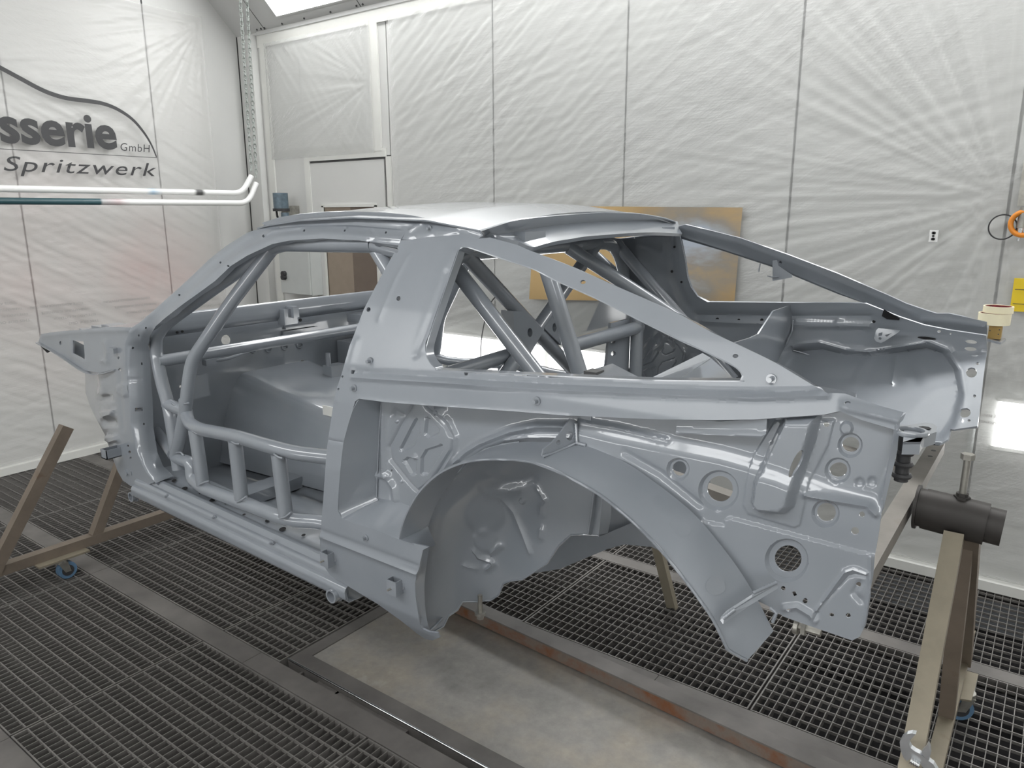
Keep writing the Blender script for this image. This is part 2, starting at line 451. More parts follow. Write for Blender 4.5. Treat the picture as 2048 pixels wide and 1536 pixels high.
def mk_slab():
    m, nt, b = nmat('scratched_steel_plate'); setp(b, Roughness=.42, Metallic=.35)
    g = texco(nt); n = noise(nt, g, 2.3, 8, .62); n2 = noise(nt, g, 22, 6, .7)
    r = ramp(nt, n.outputs['Fac'], [(.30, (.21,.205,.20)), (.46, (.33,.315,.295)), (.58, (.38,.345,.295)), (.70, (.56,.55,.53))])
    mx = nt.nodes.new('ShaderNodeMixRGB'); mx.blend_type = 'MULTIPLY'; mx.inputs[0].default_value = .6
    r2 = ramp(nt, n2.outputs['Fac'], [(.35, (.72,.72,.72)), (.65, (1,1,1))]); nt.links.new(r.outputs[0], mx.inputs[1]); nt.links.new(r2.outputs[0], mx.inputs[2]); nt.links.new(mx.outputs[0], b.inputs['Base Color'])
    rr = ramp(nt, n.outputs['Fac'], [(.3, (.5,.5,.5)), (.7, (.3,.3,.3))]); nt.links.new(rr.outputs[0], b.inputs['Roughness']); bump(nt, b, n2.outputs['Fac'], .1, .002); return m
M['slab'] = mk_slab()
def mk_kraft():
    m, nt, b = nmat('kraft_paper'); setp(b, Roughness=.8); t = nt.nodes.new('ShaderNodeTexCoord'); sep = nt.nodes.new('ShaderNodeSeparateXYZ'); nt.links.new(t.outputs['Object'], sep.inputs[0])
    g = nt.nodes.new('ShaderNodeMapping'); g.inputs['Scale'].default_value = (1,1,2.4); nt.links.new(t.outputs['Object'], g.inputs[0]); n = noise(nt, g, 3.2, 5)
    v = nt.nodes.new('ShaderNodeVectorMath'); v.operation = 'DISTANCE'; v.inputs[1].default_value = (-1.55, 3.69, 1.43); nt.links.new(t.outputs['Object'], v.inputs[0])
    q = nt.nodes.new('ShaderNodeMapRange'); q.inputs['From Min'].default_value = .48; q.inputs['From Max'].default_value = .05; nt.links.new(v.outputs['Value'], q.inputs[0])
    mu = nt.nodes.new('ShaderNodeMath'); mu.operation = 'MULTIPLY'; nt.links.new(q.outputs[0], mu.inputs[0]); nt.links.new(n.outputs['Fac'], mu.inputs[1])
    r = ramp(nt, mu.outputs[0], [(0, (.52,.36,.17)), (.13, (.47,.33,.17)), (.30, (.30,.27,.23)), (.46, (.40,.44,.50))]); nt.links.new(r.outputs[0], b.inputs['Base Color']); return m
M['kraft'] = mk_kraft()
M['cream'] = simple('cream_masking_tape', (.78,.72,.52), .6, 0, .04, 20)
M['redcore'] = simple('dark_red_core', (.22,.03,.035), .6, 0, .5, 60)
M['wood'] = simple('brown_board', (.34,.22,.06), .6, 0, .15, 20)
M['yellow'] = simple('yellow_sign', (.80,.58,.015), .5, 0, .04)
M['orange'] = simple('orange_plastic', (.75,.25,.02), .45, 0, .1)
M['rubber'] = simple('black_rubber', (.03,.03,.032), .6, 0, .2)
M['blue'] = simple('blue_wheel_tread', (.09,.17,.27), .5, 0, .2)
M['bluegrey'] = simple('grey_blue_filter_bowl', (.10,.14,.17), .35, 0, .35, 25)
M['boxgrey'] = simple('light_grey_cabinet', (.50,.52,.51), .5, 0, .02)
M['chrome'] = simple('chrome_steel', (.72,.73,.74), .18, 1.0, .05)
M['wrench'] = simple('satin_chrome_steel', (.62,.64,.66), .35, .9, .06, 30)
M['brownglass'] = simple('brown_window_blind', (.16,.125,.10), .6, 0, .05)
M['tanglass'] = simple('tan_window_blind', (.29,.235,.185), .6, 0, .05)
M['pipewhite'] = simple('white_steel_tube', (.83,.83,.82), .35, 0, .03, 10)
def mk_pipestain():
    m, nt, b = nmat('white_steel_tube_with_paint_marks'); setp(b, Roughness=.35); t = nt.nodes.new('ShaderNodeTexCoord'); sep = nt.nodes.new('ShaderNodeSeparateXYZ'); nt.links.new(t.outputs['Object'], sep.inputs[0])
    q = nt.nodes.new('ShaderNodeMapRange'); q.inputs['From Min'].default_value = 1.58; q.inputs['From Max'].default_value = 3.44; nt.links.new(sep.outputs[1], q.inputs[0])
    z = nt.nodes.new('ShaderNodeMath'); z.operation = 'GREATER_THAN'; z.inputs[1].default_value = 1.77; nt.links.new(sep.outputs[2], z.inputs[0])
    w = (.83,.83,.82)
    r1 = ramp(nt, q.outputs[0], [(0,w),(.56,w),(.585,(.45,.58,.70)),(.62,w),(.74,w),(.755,(.08,.08,.08)),(.775,(.08,.08,.08)),(.79,w)])
    r2 = ramp(nt, q.outputs[0], [(0,(.03,.07,.08)),(.33,(.03,.085,.10)),(.40,(.03,.085,.10)),(.405,(.45,.45,.45)),(.46,(.55,.45,.46)),(.50,w),(1,w)])
    mx = nt.nodes.new('ShaderNodeMixRGB'); nt.links.new(z.outputs[0], mx.inputs[0]); nt.links.new(r2.outputs[0], mx.inputs[1]); nt.links.new(r1.outputs[0], mx.inputs[2]); nt.links.new(mx.outputs[0], b.inputs['Base Color']); return m
M['pipestain'] = mk_pipestain()
M['chain'] = simple('galvanised_chain', (.45,.48,.46), .35, .85, .2, 30)
P_ = M['paint']
# ================================================================== THE ROOM
WY = 3.723; WX = -5.385; WTOP = 2.972; CZ = 3.62; NEARY = -1.3; ENDX = 2.6
def vnoise(x, y, seed=0):
    xi = np.floor(x).astype(int); yi = np.floor(y).astype(int); fx = x-xi; fy = y-yi
    def h(a, b):
        n = (a*374761393+b*668265263+seed*982451653) & 0x7fffffff; n = ((n ^ (n >> 13))*1274126177) & 0x7fffffff
        return ((n ^ (n >> 16)) & 0xffff)/65535.0
    ux = fx*fx*(3-2*fx); uy = fy*fy*(3-2*fy)
    return (h(xi, yi)*(1-ux)+h(xi+1, yi)*ux)*(1-uy)+(h(xi, yi+1)*(1-ux)+h(xi+1, yi+1)*ux)*uy-.5

# ---- floor: pit, strips, gratings
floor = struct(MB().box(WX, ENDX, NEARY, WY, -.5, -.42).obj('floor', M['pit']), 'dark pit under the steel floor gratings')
STR = [(-.91,-.83), (-.14,-.06), (.625,.708), (1.395,1.48), (2.165,2.25), (2.945,3.02)]
for k, (a, b) in enumerate(STR):
    xs = [WX, -3.5, -2.3, -.67, .3, ENDX] if k % 2 else [WX, -4.4, -2.55, -1.0, .3, ENDX]
    for x0, x1 in zip(xs[:-1], xs[1:]):
        MB().box(x0+.001, x1-.001, a, b, -.05, 0).obj('floor_strip', M['steel'], floor)
MB().box(WX, ENDX, NEARY, -.91, -.05, 0).obj('floor_plate', M['steel'], floor)
for a, b in ((-.83,-.14), (-.06,.625)):
    MB().box(WX, ENDX, a, b, -.05, -.002).obj('floor_plate', M['steel'], floor)
MB().box(.28, ENDX, .71, 1.395, -.05, -.002).obj('floor_plate', M['steel'], floor)
MB().box(.28, ENDX, 2.25, WY, -.05, -.002).obj('floor_plate', M['steel'], floor)
MB().box(.05, ENDX, 1.48, 2.165, -.05, -.002).obj('floor_plate', M['steel'], floor)
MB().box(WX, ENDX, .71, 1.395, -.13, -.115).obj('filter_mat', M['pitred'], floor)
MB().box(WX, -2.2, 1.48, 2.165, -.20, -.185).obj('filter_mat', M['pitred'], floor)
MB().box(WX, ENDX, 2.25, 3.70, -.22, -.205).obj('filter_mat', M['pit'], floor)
def bar_mesh(name, L, along):
    m = MB().box(0, L, -.0019, .0019, -.010, 0) if along == 'x' else MB().box(-.0014, .0014, 0, L, -.030, -.001)
    me = bpy.data.meshes.new(name); me.from_pydata(m.v, [], m.f); me.materials.append(M['grate']); me.update(); return me
_bars = {}
def grate(x0, x1, y0, y1, py):
    x0 += .004; x1 -= .004; y0 += .004; y1 -= .004
    m = MB(); e = .005
    m.box(x0, x1, y0, y0+e, -.04, 0).box(x0, x1, y1-e, y1, -.04, 0).box(x0, x0+e, y0+e, y1-e, -.04, 0).box(x1-e, x1, y0+e, y1-e, -.04, 0)
    g = m.obj('floor_grate', M['grate'], floor)
    def put(al, L, x, y):
        k = (al, round(L, 3))
        if k not in _bars: _bars[k] = bar_mesh('grate_bar', L, al)
        o = bpy.data.objects.new('grate_bar', _bars[k]); COL.objects.link(o); o.parent = g; o.location = (x, y, 0)
    n = int(round((x1-x0)/.030))
    for i in range(1, n): put('y', y1-y0-2*e, x0+(x1-x0)*i/n, y0+e)
    n = int(round((y1-y0)/py))
    for i in range(1, n): put('x', x1-x0-2*e, x0+e, y0+(y1-y0)*i/n)
PX = [WX+.943*k for k in range(7)]
for k in range(5): grate(PX[k], PX[k+1], .708, 1.395, .049)
for k in range(3): grate(PX[k], PX[k+1], 1.48, 2.165, .049)
grate(PX[3], -2.19, 1.48, 2.165, .049)
for k in range(6):
    grate(PX[k], PX[k+1], 2.25, 2.945, .048); grate(PX[k], PX[k+1], 3.02, 3.70, .048)

# ---- lifting plate let into the floor and the loose steel bar beside it
t = thing('lift_platform', 'scratched grey steel platform plate set flush in the floor gratings', 'platform', (-1.1, 1.83, -.03))
MB().box(-2.125, .045, 1.585, 2.16, -.02, -.004).obj('plate', M['slab'], t)
for b in ((-2.185,.045,1.515,1.583), ): MB().box(*b, -.05, -.001).obj('edge_frame', M['steel'], t)
MB().box(-2.185, -2.127, 1.583, 2.16, -.05, -.001).obj('edge_frame', M['steel'], t)
v, f = sweep([(-2.18,1.514,.0), (-1.2,1.513,.001), (.04,1.514,.0)], .0045, 6); mesh_obj('edge_lip', v, f, M['chrome'], t, 60)
for x0, x1 in ((-2.0,-1.55), (-1.9,-1.89), (-2.1,-2.09), (-1.1,-.6)): MB().box(x0, x1, 1.49, 1.512, -.09, -.02).obj('lift_scissor', M['steel'], t)
t = thing('steel_angle_bar', 'long rusty steel angle bar lying along the edge of the platform plate', 'steel bar', (-1.15, 2.1, 0))
MB().prism([(-1.95,2.142,.001), (-1.95,2.206,.001), (-1.95,2.206,.046), (-1.95,2.142,.046)], (1.75,-.115,0)).obj('bar_body', M['rust'], t)
MB().prism([(-1.95,2.141,.046), (-1.95,2.207,.046), (-1.95,2.207,.052), (-1.95,2.141,.052)], (1.75,-.115,0)).obj('bar_top', M['steel'], t)

# ---- walls made of flush panels
wr = struct(MB().box(WX-.1, ENDX, WY+.006, WY+.12, -.05, CZ).obj('wall_right', M['seam']))
for x0, x1 in zip([-5.385,-4.66,-3.765,-2.885,-1.994,-1.10,-.221,.665,1.56], [-4.66,-3.765,-2.885,-1.994,-1.10,-.221,.665,1.56,2.6]):
    if x0 == -4.66: MB().box(x0+.002, x1-.002, WY, WY+.02, 2.03, WTOP).obj('wall_panel', M['wall'], wr)
    else: MB().box(x0+.006, x1-.006, WY, WY+.02, 0, WTOP).obj('wall_panel', M['wall'], wr)
wl = struct(MB().box(WX-.12, WX-.006, NEARY-.1, WY+.1, -.05, CZ+.05).obj('wall_left', M['seam']))
ys = [-1.3,-.757,.179,1.115,2.051,2.987,3.723]
for y0, y1 in zip(ys[:-1], ys[1:]): MB().box(WX-.02, WX, y0+.006, y1-.006, 0, CZ).obj('wall_panel', M['wall'], wl)
struct(MB().box(WX, ENDX, NEARY-.1, NEARY, -.05, CZ).obj('wall_front', M['wall']))
struct(MB().box(ENDX, ENDX+.1, NEARY-.1, WY+.1, -.05, CZ).obj('wall_back', M['wall']))
ceil = struct(MB().box(WX-.1, ENDX, NEARY-.1, WY+.1, CZ, CZ+.08).obj('ceiling', M['ceil']))
# sloping side of the ceiling with its row of light boxes, on both long sides
s2 = math.sqrt(.5)
def slope(side):
    yb = WY if side > 0 else NEARY; sg = -1 if side > 0 else 1
    L = (CZ-WTOP)/s2
    def pt(x, a, n=0.0): return np.array((x, yb+sg*(a*s2+n*s2), WTOP+a*s2-n*s2))       # a up the slope, n into the room
    def slab(x0, x1, a0, a1, n0, n1):
        q = [pt(x, a, n) for n in (n0, n1) for x, a in ((x0,a0),(x1,a0),(x1,a1),(x0,a1))]
        return MB().add(q, [(0,1,2,3),(7,6,5,4),(0,4,5,1),(1,5,6,2),(2,6,7,3),(3,7,4,0)])
    slab(WX, ENDX, 0, L, -.03, 0).obj('sloping_panel', M['ceil'], ceil)
    for x in (-5.02, -3.98, -2.4, -.8, .8): slab(x-.003, x+.003, 0, L, 0, .001).obj('panel_joint', M['seam'], ceil)
    scr = [-5.10,-5.05,-5.01,-4.8,-4.55,-4.27,-4.01,-3.95,-3.7,-3.45]
    if side > 0:
        for x in scr: MB().cyl(pt(x, .022, 0), pt(x, .022, .006), .007, 8).obj('screw', M['seam'], ceil)
    for k in range(4):
        x0 = -4.79+k*1.72; x1 = x0+1.66
        t = thing('ceiling_light_box', ['first','second','third','last'][k]+' bright light box from the lettered wall, in the sloping ceiling '+('over the long wall' if side > 0 else 'behind the viewer'), 'light', tuple(pt((x0+x1)/2, .08)), 'light boxes in the sloping ceiling')
        slab(x0, x1, .085, .62, .001, .006).obj('diffuser', M['lamp' if side > 0 else 'lamp2'], t)
        slab(x0-.012, x0, .073, .632, .0, .012).obj('frame', M['ceil'], t); slab(x1, x1+.012, .073, .632, .0, .012).obj('frame', M['ceil'], t)
        slab(x0, x1, .073, .085, .0, .012).obj('frame', M['ceil'], t); slab(x0, x1, .62, .632, .0, .012).obj('frame', M['ceil'], t)
slope(1); slope(-1)

# ---- low light boxes in the long wall, behind the film
for k, (x0, x1) in enumerate(((-3.42,-2.52), (-2.46,-1.56), (-1.40,-.50), (-.148,.75), (.95,1.85))):
    t = thing('low_wall_light', 'bright low light box behind the wall film, '+['seen through the car\'s door opening','seen through the rear side window','hidden behind the car\'s tail','beside the axle stand','beyond the yellow sign'][k], 'light', ((x0+x1)/2, WY-.012, .66), 'low light boxes in the long wall')
    MB().box(x0, x1, WY-.012, WY-.001, .655, .855).obj('diffuser', M['lowlamp'], t)
    for b in ((x0-.015,x1+.015,.64,.655), (x0-.015,x1+.015,.855,.87)): MB().box(b[0], b[1], WY-.014, WY-.001, b[2], b[3]).obj('frame', M['wall'], t)

for k in range(5):
    x0 = -3.42+k*1.05; x1 = x0+.9
    t = thing('low_wall_light', ['first','second','third','fourth','last'][k]+' low light box from the lettered wall, in the wall behind the viewer', 'light', ((x0+x1)/2, NEARY+.012, .66), 'low light boxes behind the viewer')
    MB().box(x0, x1, NEARY+.001, NEARY+.012, .655, .855).obj('diffuser', M['lowlamp'], t)
    for b in ((x0-.015,x1+.015,.64,.655), (x0-.015,x1+.015,.855,.87)): MB().box(b[0], b[1], NEARY+.001, NEARY+.014, b[2], b[3]).obj('frame', M['wall'], t)
# ---- trims of taped film edges, base ledges
n = [0]
def trim(mb, mat='trimw'):
    n[0] += 1; return struct(mb.obj('trim_%d' % n[0], M[mat]))
trim(MB().box(-5.12, ENDX, WY-.012, WY-.001, 2.86, 2.945))
trim(MB().box(-5.115, ENDX, WY-.018, WY-.001, 2.945, 2.972), 'ceil')
trim(MB().box(-5.095, -5.02, WY-.014, WY-.001, 0, 2.86))
trim(MB().box(-3.925, -3.835, WY-.014, WY-.001, 2.06, 2.86))
trim(MB().box(-5.18, -5.13, WY-.06, WY-.001, 0, 2.95), 'wall')
trim(MB().box(-3.80, -3.755, WY-.013, WY-.001, 0, 2.02))
trim(MB().box(-4.66, -4.60, WY-.012, WY-.001, 0, 2.06)); trim(MB().box(-4.60, -3.80, WY-.012, WY-.001, 2.02, 2.075))
struct(MB().box(-3.75, ENDX, WY-.05, WY-.001, 0, .045).obj('baseboard_right', M['trimw']))
struct(MB().box(WX+.001, WX+.045, NEARY, WY-.06, 0, .05).obj('baseboard_left', M['trimw']))

trim(MB().cyl((-.235,WY-.012,.10), (-.235,WY-.012,1.12), .011, 10), 'boxgrey')
# ---- masking film hung on the walls
def fans(u, w, L):
    h = np.zeros_like(u)
    for (cu, cw, amp, R, fr, sd) in L:
        du = u-cu; dw = w-cw; d = np.hypot(du, dw); th = np.arctan2(dw, du)
        h += amp*(vnoise(th*fr, d*.8, sd)+.6*vnoise(th*fr*2.3+7, d*1.3, sd+1))*np.exp(-(d/R)**1.5)*np.clip(d/.12, 0, 1)
    return h
def streak(u, w, ang, lu, lw, amp, sd):
    a = u*math.cos(ang)+w*math.sin(ang); b = -u*math.sin(ang)+w*math.cos(ang)
    mask = np.clip(vnoise(a*1.1+3, b*1.1, sd+9)*2.5+.55, 0, 1)
    return amp*mask*(vnoise(a/lu, b/lw, sd)+.5*vnoise(a/lu*1.7+5, b/lw*2.1, sd+3))
def film(name, axis, c, u0, u1, z0, z1, fn, mat, step=.0125):
    nu = int((u1-u0)/step); nz = int((z1-z0)/step); u, w = np.meshgrid(np.linspace(u0, u1, nu+1), np.linspace(z0, z1, nz+1)); d = fn(u, w)
    edge = np.minimum.reduce([u-u0, u1-u, w-z0, z1-w]); d = d*np.clip(edge/.06, 0, 1)
    V = np.stack([u, c-d, w], -1) if axis == 'y' else np.stack([c+d, u, w], -1)
    V = V.reshape(-1, 3); F_ = [(j*(nu+1)+i, j*(nu+1)+i+1, (j+1)*(nu+1)+i+1, (j+1)*(nu+1)+i) for j in range(nz) for i in range(nu)]
    return mesh_obj(name, V, F_, mat, None, 180)
ffR = lambda u, w: .012+fans(u, w, [(-.24,1.70,.014,1.1,24,1), (-1.45,3.1,.006,.7,24,2), (-.1,.95,.008,.5,14,4)])+streak(u, w, .66, .45, .026, .006, 11)+streak(u, w, .3, .6, .03, .004, 21)+streak(u, w, 1.25, .3, .024, .003, 31)+streak(u, w, .05, .5, .028, .003, 91)
tag(film('masking_film', 'y', WY-.022, -3.72, 2.4, .06, 2.90, ffR, M['film']), 'clear wrinkled masking film covering the long wall behind the car', 'masking film')
ffS = lambda u, w: .010+fans(u, w, [(-3.9,2.50,.010,.6,18,7)])+streak(u, w, -.9, .35, .03, .006, 41)
tag(film('masking_film', 'y', WY-.02, -5.03, -3.9, 2.05, 2.88, ffS, M['film']), 'clear masking film taped over the wall section above the door', 'masking film')
ffL = lambda u, w: .012+fans(u, w, [(3.4,3.0,.018,.9,22,12), (1.6,2.5,.012,.8,20,13)])+streak(u, w, -.5, .35, .026, .009, 51)+streak(u, w, -.12, .6, .03, .006, 61)+streak(u, w, .3, .5, .03, .005, 71)
tag(film('masking_film', 'x', WX+.02, -1.2, 3.42, .07, 3.06, ffL, M['redfilm']), 'masking film with pink overspray covering the wall under the lettering', 'masking film')

# ---- lettering
def text_mesh(name, s, mat, M4, parent, offset=0.0, shear=0.0, ext=.0008, size=1.0, space=1.0):
    c = bpy.data.curves.new(name, 'FONT'); c.body = s; c.size = size; c.offset = offset; c.shear = shear; c.extrude = 0; c.space_character = space; c.resolution_u = 4
    o = bpy.data.objects.new(name, c); COL.objects.link(o); dg = bpy.context.evaluated_depsgraph_get()
    me = bpy.data.meshes.new_from_object(o.evaluated_get(dg)); bpy.data.objects.remove(o, do_unlink=True)
    me.transform(M4); me.materials.clear(); me.materials.append(mat); me.name = name
    q = bpy.data.objects.new(name, me); COL.objects.link(q)
    if parent: adopt(q, parent)
    return q
def text_fit(name, s, mat, parent, wall, c, u0, u1, z0, h=None, **k):
    """flat lettering on a wall: from u0 to u1, baseline z0; wall 'x' (left wall) or 'y' (right wall)"""
    probe = text_mesh('probe', s, mat, Matrix.Identity(4), None, **k); xs = [v.co.x for v in probe.data.vertices]; x0, x1 = min(xs), max(xs); bpy.data.objects.remove(probe, do_unlink=True)
    sx = (u1-u0)/(x1-x0); sy = h if h else abs(sx)
    if wall == 'x': A = Matrix(((0,0,1,c), (sx,0,0,u0-x0*sx), (0,sy,0,z0), (0,0,0,1)))
    else: A = Matrix(((sx,0,0,u0-x0*sx), (0,0,-1,c), (0,sy,0,z0), (0,0,0,1)))
    return text_mesh(name, s, mat, A, parent, **k)
LX = WX+.062
t = thing('wall_lettering', 'dark grey car-outline logo with the words sserie GmbH Spritzwerk on the left wall', 'logo', (LX, 2.5, 1.9))
a = atX(2, 283, LX); b = atX(236, 299, LX); text_fit('lettering', 'sserie', M['black'], t, 'x', LX, a[1], b[1], (a[2]+b[2])/2+.004, offset=.028)
a = atX(8, 342, LX); b = atX(314, 352, LX); q = text_fit('lettering', 'Spritzwerk', M['black'], t, 'x', LX, a[1], b[1], (a[2]+b[2])/2, h=.128, shear=.28, offset=.002, space=1.12)
a = atX(242, 302, LX); b = atX(301, 304, LX); text_fit('lettering', 'GmbH', M['black'], t, 'x', LX, a[1], b[1], (a[2]+b[2])/2, shear=.15, space=1.1)
A0 = spline([(-60,104),(-20,124),(0,135),(39,156),(78,177),(107,189),(137,197),(176,202),(205,207),(234,218),(264,238),(287,264),(303,290),(313,314)], 6)
top = []; bot = []
for i, p in enumerate(A0):
    w = 4.2*(1-.75*max(0, (i/len(A0)-.55)/.45)); d = A0[min(i+1, len(A0)-1)]-A0[max(i-1, 0)]; d /= np.linalg.norm(d); nrm = np.array((-d[1], d[0]))
    top.append(atX(*(p-nrm*w), LX)); bot.append(atX(*(p+nrm*w), LX))
m_ = len(top); mesh_obj('outline_stroke', top+bot, [(i, i+1, m_+i+1, m_+i) for i in range(m_-1)], M['black'], t)
a0 = atX(-60, 295, LX); b0 = atX(314, 315, LX); zz = b0[2]
MB().add([(LX,a0[1],zz-.004),(LX,b0[1],zz-.004),(LX,b0[1],zz),(LX,a0[1],zz)], [(0,1,2,3)]).obj('ruled_line', M['black'], t)
# the film maker's print, upside down on the film
t = thing('film_print', 'small grey upside-down print lines on the film under the white tubes', 'print', (WX+.06, 2.6, 1.28))
FXL = WX+.055
for cx_, cy_ in ((-10,628), (132,628), (272,617), (415,618)):
    for k, s in enumerate(('THIS SIDE OUT', 'ESTE LADO AL EXTERIOR', 'FARBHAFTUNG AUSSENSEITE', 'COTE ADHERENCE PEINTURE')):
        c_ = atX(cx_+36-k*18, cy_+17-k*11, FXL); w = [.20,.27,.30,.33][k]
        text_fit('print_line', s, M['filmprint'], t, 'x', FXL, c_[1]+w/2, c_[1]-w/2, c_[2]+.012, h=-.022)
t = thing('film_print', 'small grey upside-down print lines on the film beside the low light box at right', 'print', (-.15, WY-.06, .75))
for k, s in enumerate(('COTE ADHERENCE PEINTURE', 'FARBHAFTUNG AUSSENSEITE')):
    c_ = atY(2004, 832+k*14, WY-.05); text_fit('print_line', s, M['filmprint'], t, 'y', WY-.052, c_[0]+.10, c_[0]-.10, c_[2], h=-.016)

# ---- door in the long wall
d1 = struct(bpy.data.objects.new('door_1', None)); COL.objects.link(d1); d1.location = (-4.2, WY, 0)
MB().box(-4.605, -3.825, WY-.006, WY+.02, 1.70, 2.005).box(-4.605, -4.47, WY-.006, WY+.02, 0, 1.70).box(-3.93, -3.825, WY-.006, WY+.02, 0, 1.70).box(-4.47, -3.93, WY-.006, WY+.02, 0, .9).obj('door_leaf', M['wall'], d1)
MB().box(-4.62, -3.81, WY-.003, WY+.02, 2.005, 2.016).obj('door_gap', M['seam'], d1)
MB().box(-4.47, -4.19, WY-.001, WY+.004, .9, 1.69).obj('window_pane', M['tanglass'], d1); MB().box(-4.19, -3.93, WY-.001, WY+.004, .9, 1.69).obj('window_pane', M['brownglass'], d1)
for b in ((-4.49,-3.91,1.69,1.71), (-4.49,-4.47,.9,1.70), (-3.93,-3.91,.9,1.70)): MB().box(b[0], b[1], WY-.014, WY+.012, b[2], b[3]).obj('window_frame', M['trimw'], d1)

# ---- small things on the walls
t = thing('electric_cabinet', 'light grey switch cabinet with black turn handle beside the door', 'cabinet', (-5.0, WY, 1.1))
a = atY(556, 498, 3.60); b = atY(622, 592, 3.60)
MB().box(a[0], b[0], 3.615, WY, b[2], a[2]).obj('cabinet_body', M['boxgrey'], t); MB().box(a[0]+.006, b[0]-.006, 3.60, 3.614, b[2]+.006, a[2]-.006).obj('cabinet_door', M['boxgrey'], t)
h_ = atY(566, 551, 3.58); MB().cyl((h_[0],3.60,h_[2]+.012), (h_[0],3.575,h_[2]+.012), .022, 16).cyl((h_[0],3.60,h_[2]-.014), (h_[0],3.57,h_[2]-.014), .020, 16).obj('turn_handle', M['rubber'], t, 40)
t = thing('air_filter_regulator', 'dark blue-grey compressed air filter bowl with hose valves in the corner', 'air regulator', (-5.05, 3.6, 1.65))
c_ = atY(562, 410, 3.58); zt = atY(562, 386, 3.58)[2]; zb = atY(562, 417, 3.58)[2]; cx_ = c_[0]
MB().cyl((cx_,3.58,zb), (cx_,3.58,zt), .055, 20).obj('filter_bowl', M['bluegrey'], t, 40)
MB().cyl((cx_,3.58,zb-.02), (cx_,3.58,zb), .062, 20).obj('collar', M['rubber'], t, 40)
MB().box(cx_-.03, cx_+.03, 3.60, WY-.001, zb-.09, zb+.02).obj('wall_bracket', M['galv'], t)
tube('bracket_rod', [(cx_-.06,3.58,zb-.02), (cx_-.055,3.58,zb-.06), (cx_+.03,3.57,zb-.13)], .008, M['rubber'], t, .01)
MB().cyl((cx_+.04,3.58,zb-.12), (cx_+.04,3.58,zb-.03), .03, 14).obj('gauge_body', M['bluegrey'], t, 40)
MB().cyl((cx_-.06,3.56,zb-.16), (cx_-.02,3.56,zb-.09), .02, 10).obj('valve', M['galv'], t, 40)
MB().cyl((cx_-.09,3.55,zb-.14), (cx_-.06,3.55,zb-.10), .012, 10).obj('valve', M['galv'], t, 40)
# bent white tubes hanging from chains on the left wall
def pipe_frame(name, label, mat, px, zoff, X):
    P = [atX(-80, px[0][1]-1, X)]+[atX(*p, X) for p in px]; z = P[1][2]; P[0][2] = z; P[1][2] = z; P[2][2] = z
    return tag(tube(name, P, .020, mat, None, .10), label, 'tube', 'bent tubes on the left wall')
PXX = -4.93
pipe_frame('bent_wall_tube', 'upper white bent tube hanging from a chain below the lettering', M['pipestain'], [(0,377),(484,384),(503,352)], 0, PXX)
pipe_frame('bent_wall_tube', 'lower white bent tube with dark green paint on its left part', M['pipestain'], [(0,402),(496,400),(513,366)], 0, PXX)
def chain(label, pa, pb):
    a = atX(*pa, PXX); b = atX(*pb, PXX); L = np.linalg.norm(b-a); d = (b-a)/L; pitch = .030; nlk = int(L/pitch)
    t = thing('steel_chain', label, 'chain', tuple(b), 'chains on the left wall')
    def link(ax):
        u = d; w = np.array(ax, float); w = w-u*(w@u); w /= np.linalg.norm(w); nn = np.cross(u, w); v = []; f = []; ns = 8; ms = 4
        for i in range(ns):
            th = 2*math.pi*i/ns; c_ = u*math.cos(th)*.0185+w*math.sin(th)*.0105; e = u*math.cos(th)+w*math.sin(th)
            for j in range(ms): p = 2*math.pi*j/ms; v.append(c_+e*math.cos(p)*.0038+nn*math.sin(p)*.0038)
        f = [(i*ms+j, i*ms+(j+1) % ms, ((i+1) % ns)*ms+(j+1) % ms, ((i+1) % ns)*ms+j) for i in range(ns) for j in range(ms)]
        me = bpy.data.meshes.new('chain_link'); me.from_pydata([tuple(x) for x in v], [], f); me.materials.append(M['chain']); me.update(); return me
    ms = (link((1,0,0)), link((.3,1,0)))
    for i in range(nlk):
        o = bpy.data.objects.new('chain_link', ms[i % 2]); COL.objects.link(o); adopt(o, t); p = a+d*(i+.5)*pitch; o.location = p
chain('galvanised chain holding the upper bent tube, left of the pair', (478,-40), (503,350))
chain('galvanised chain holding the lower bent tube, nearest the corner', (492,-40), (513,363))

# kraft paper sheet taped to the long wall
def sheet(px, Y, name, mat, thick=.0015, n=(24,14)):
    c = [atY(*p, Y) for p in px]; V = []
    for j in range(n[1]+1):
        for i in range(n[0]+1):
            s = i/n[0]; q = j/n[1]; p = (c[0]*(1-s)+c[1]*s)*(1-q)+(c[3]*(1-s)+c[2]*s)*q; p[1] -= .012+.010*float(vnoise(np.array([s*5.]), np.array([q*3.+s*4]), 3)[0]); V.append(p)
    w = n[0]+1; F_ = [(j*w+i, j*w+i+1, (j+1)*w+i+1, (j+1)*w+i) for j in range(n[1]) for i in range(n[0])]; o = mesh_obj(name, V, F_, mat, None, 180); return o
tag(sheet([(1070,412),(1487,415),(1470,606),(1061,598)], 3.675, 'kraft_paper_sheet', M['kraft']), 'brown kraft paper sheet with a sprayed blue-grey patch on the long wall', 'paper')
t = thing('yellow_sign', 'yellow notice sign with black pictograms at the right edge of the frame', 'sign', (-.1, 3.67, 1.24))
a = atY(2023, 556, 3.665); b = atY(2021, 622, 3.665)
MB().box(b[0]-.003, b[0]+.11, 3.662, 3.668, b[2], a[2]).obj('sign_plate', M['yellow'], t)
for z in (a[2]-.045, a[2]-.103): MB().box(b[0]+.004, b[0]+.105, 3.6605, 3.662, z-.0012, z+.0012).obj('printed_line', M['black'], t)
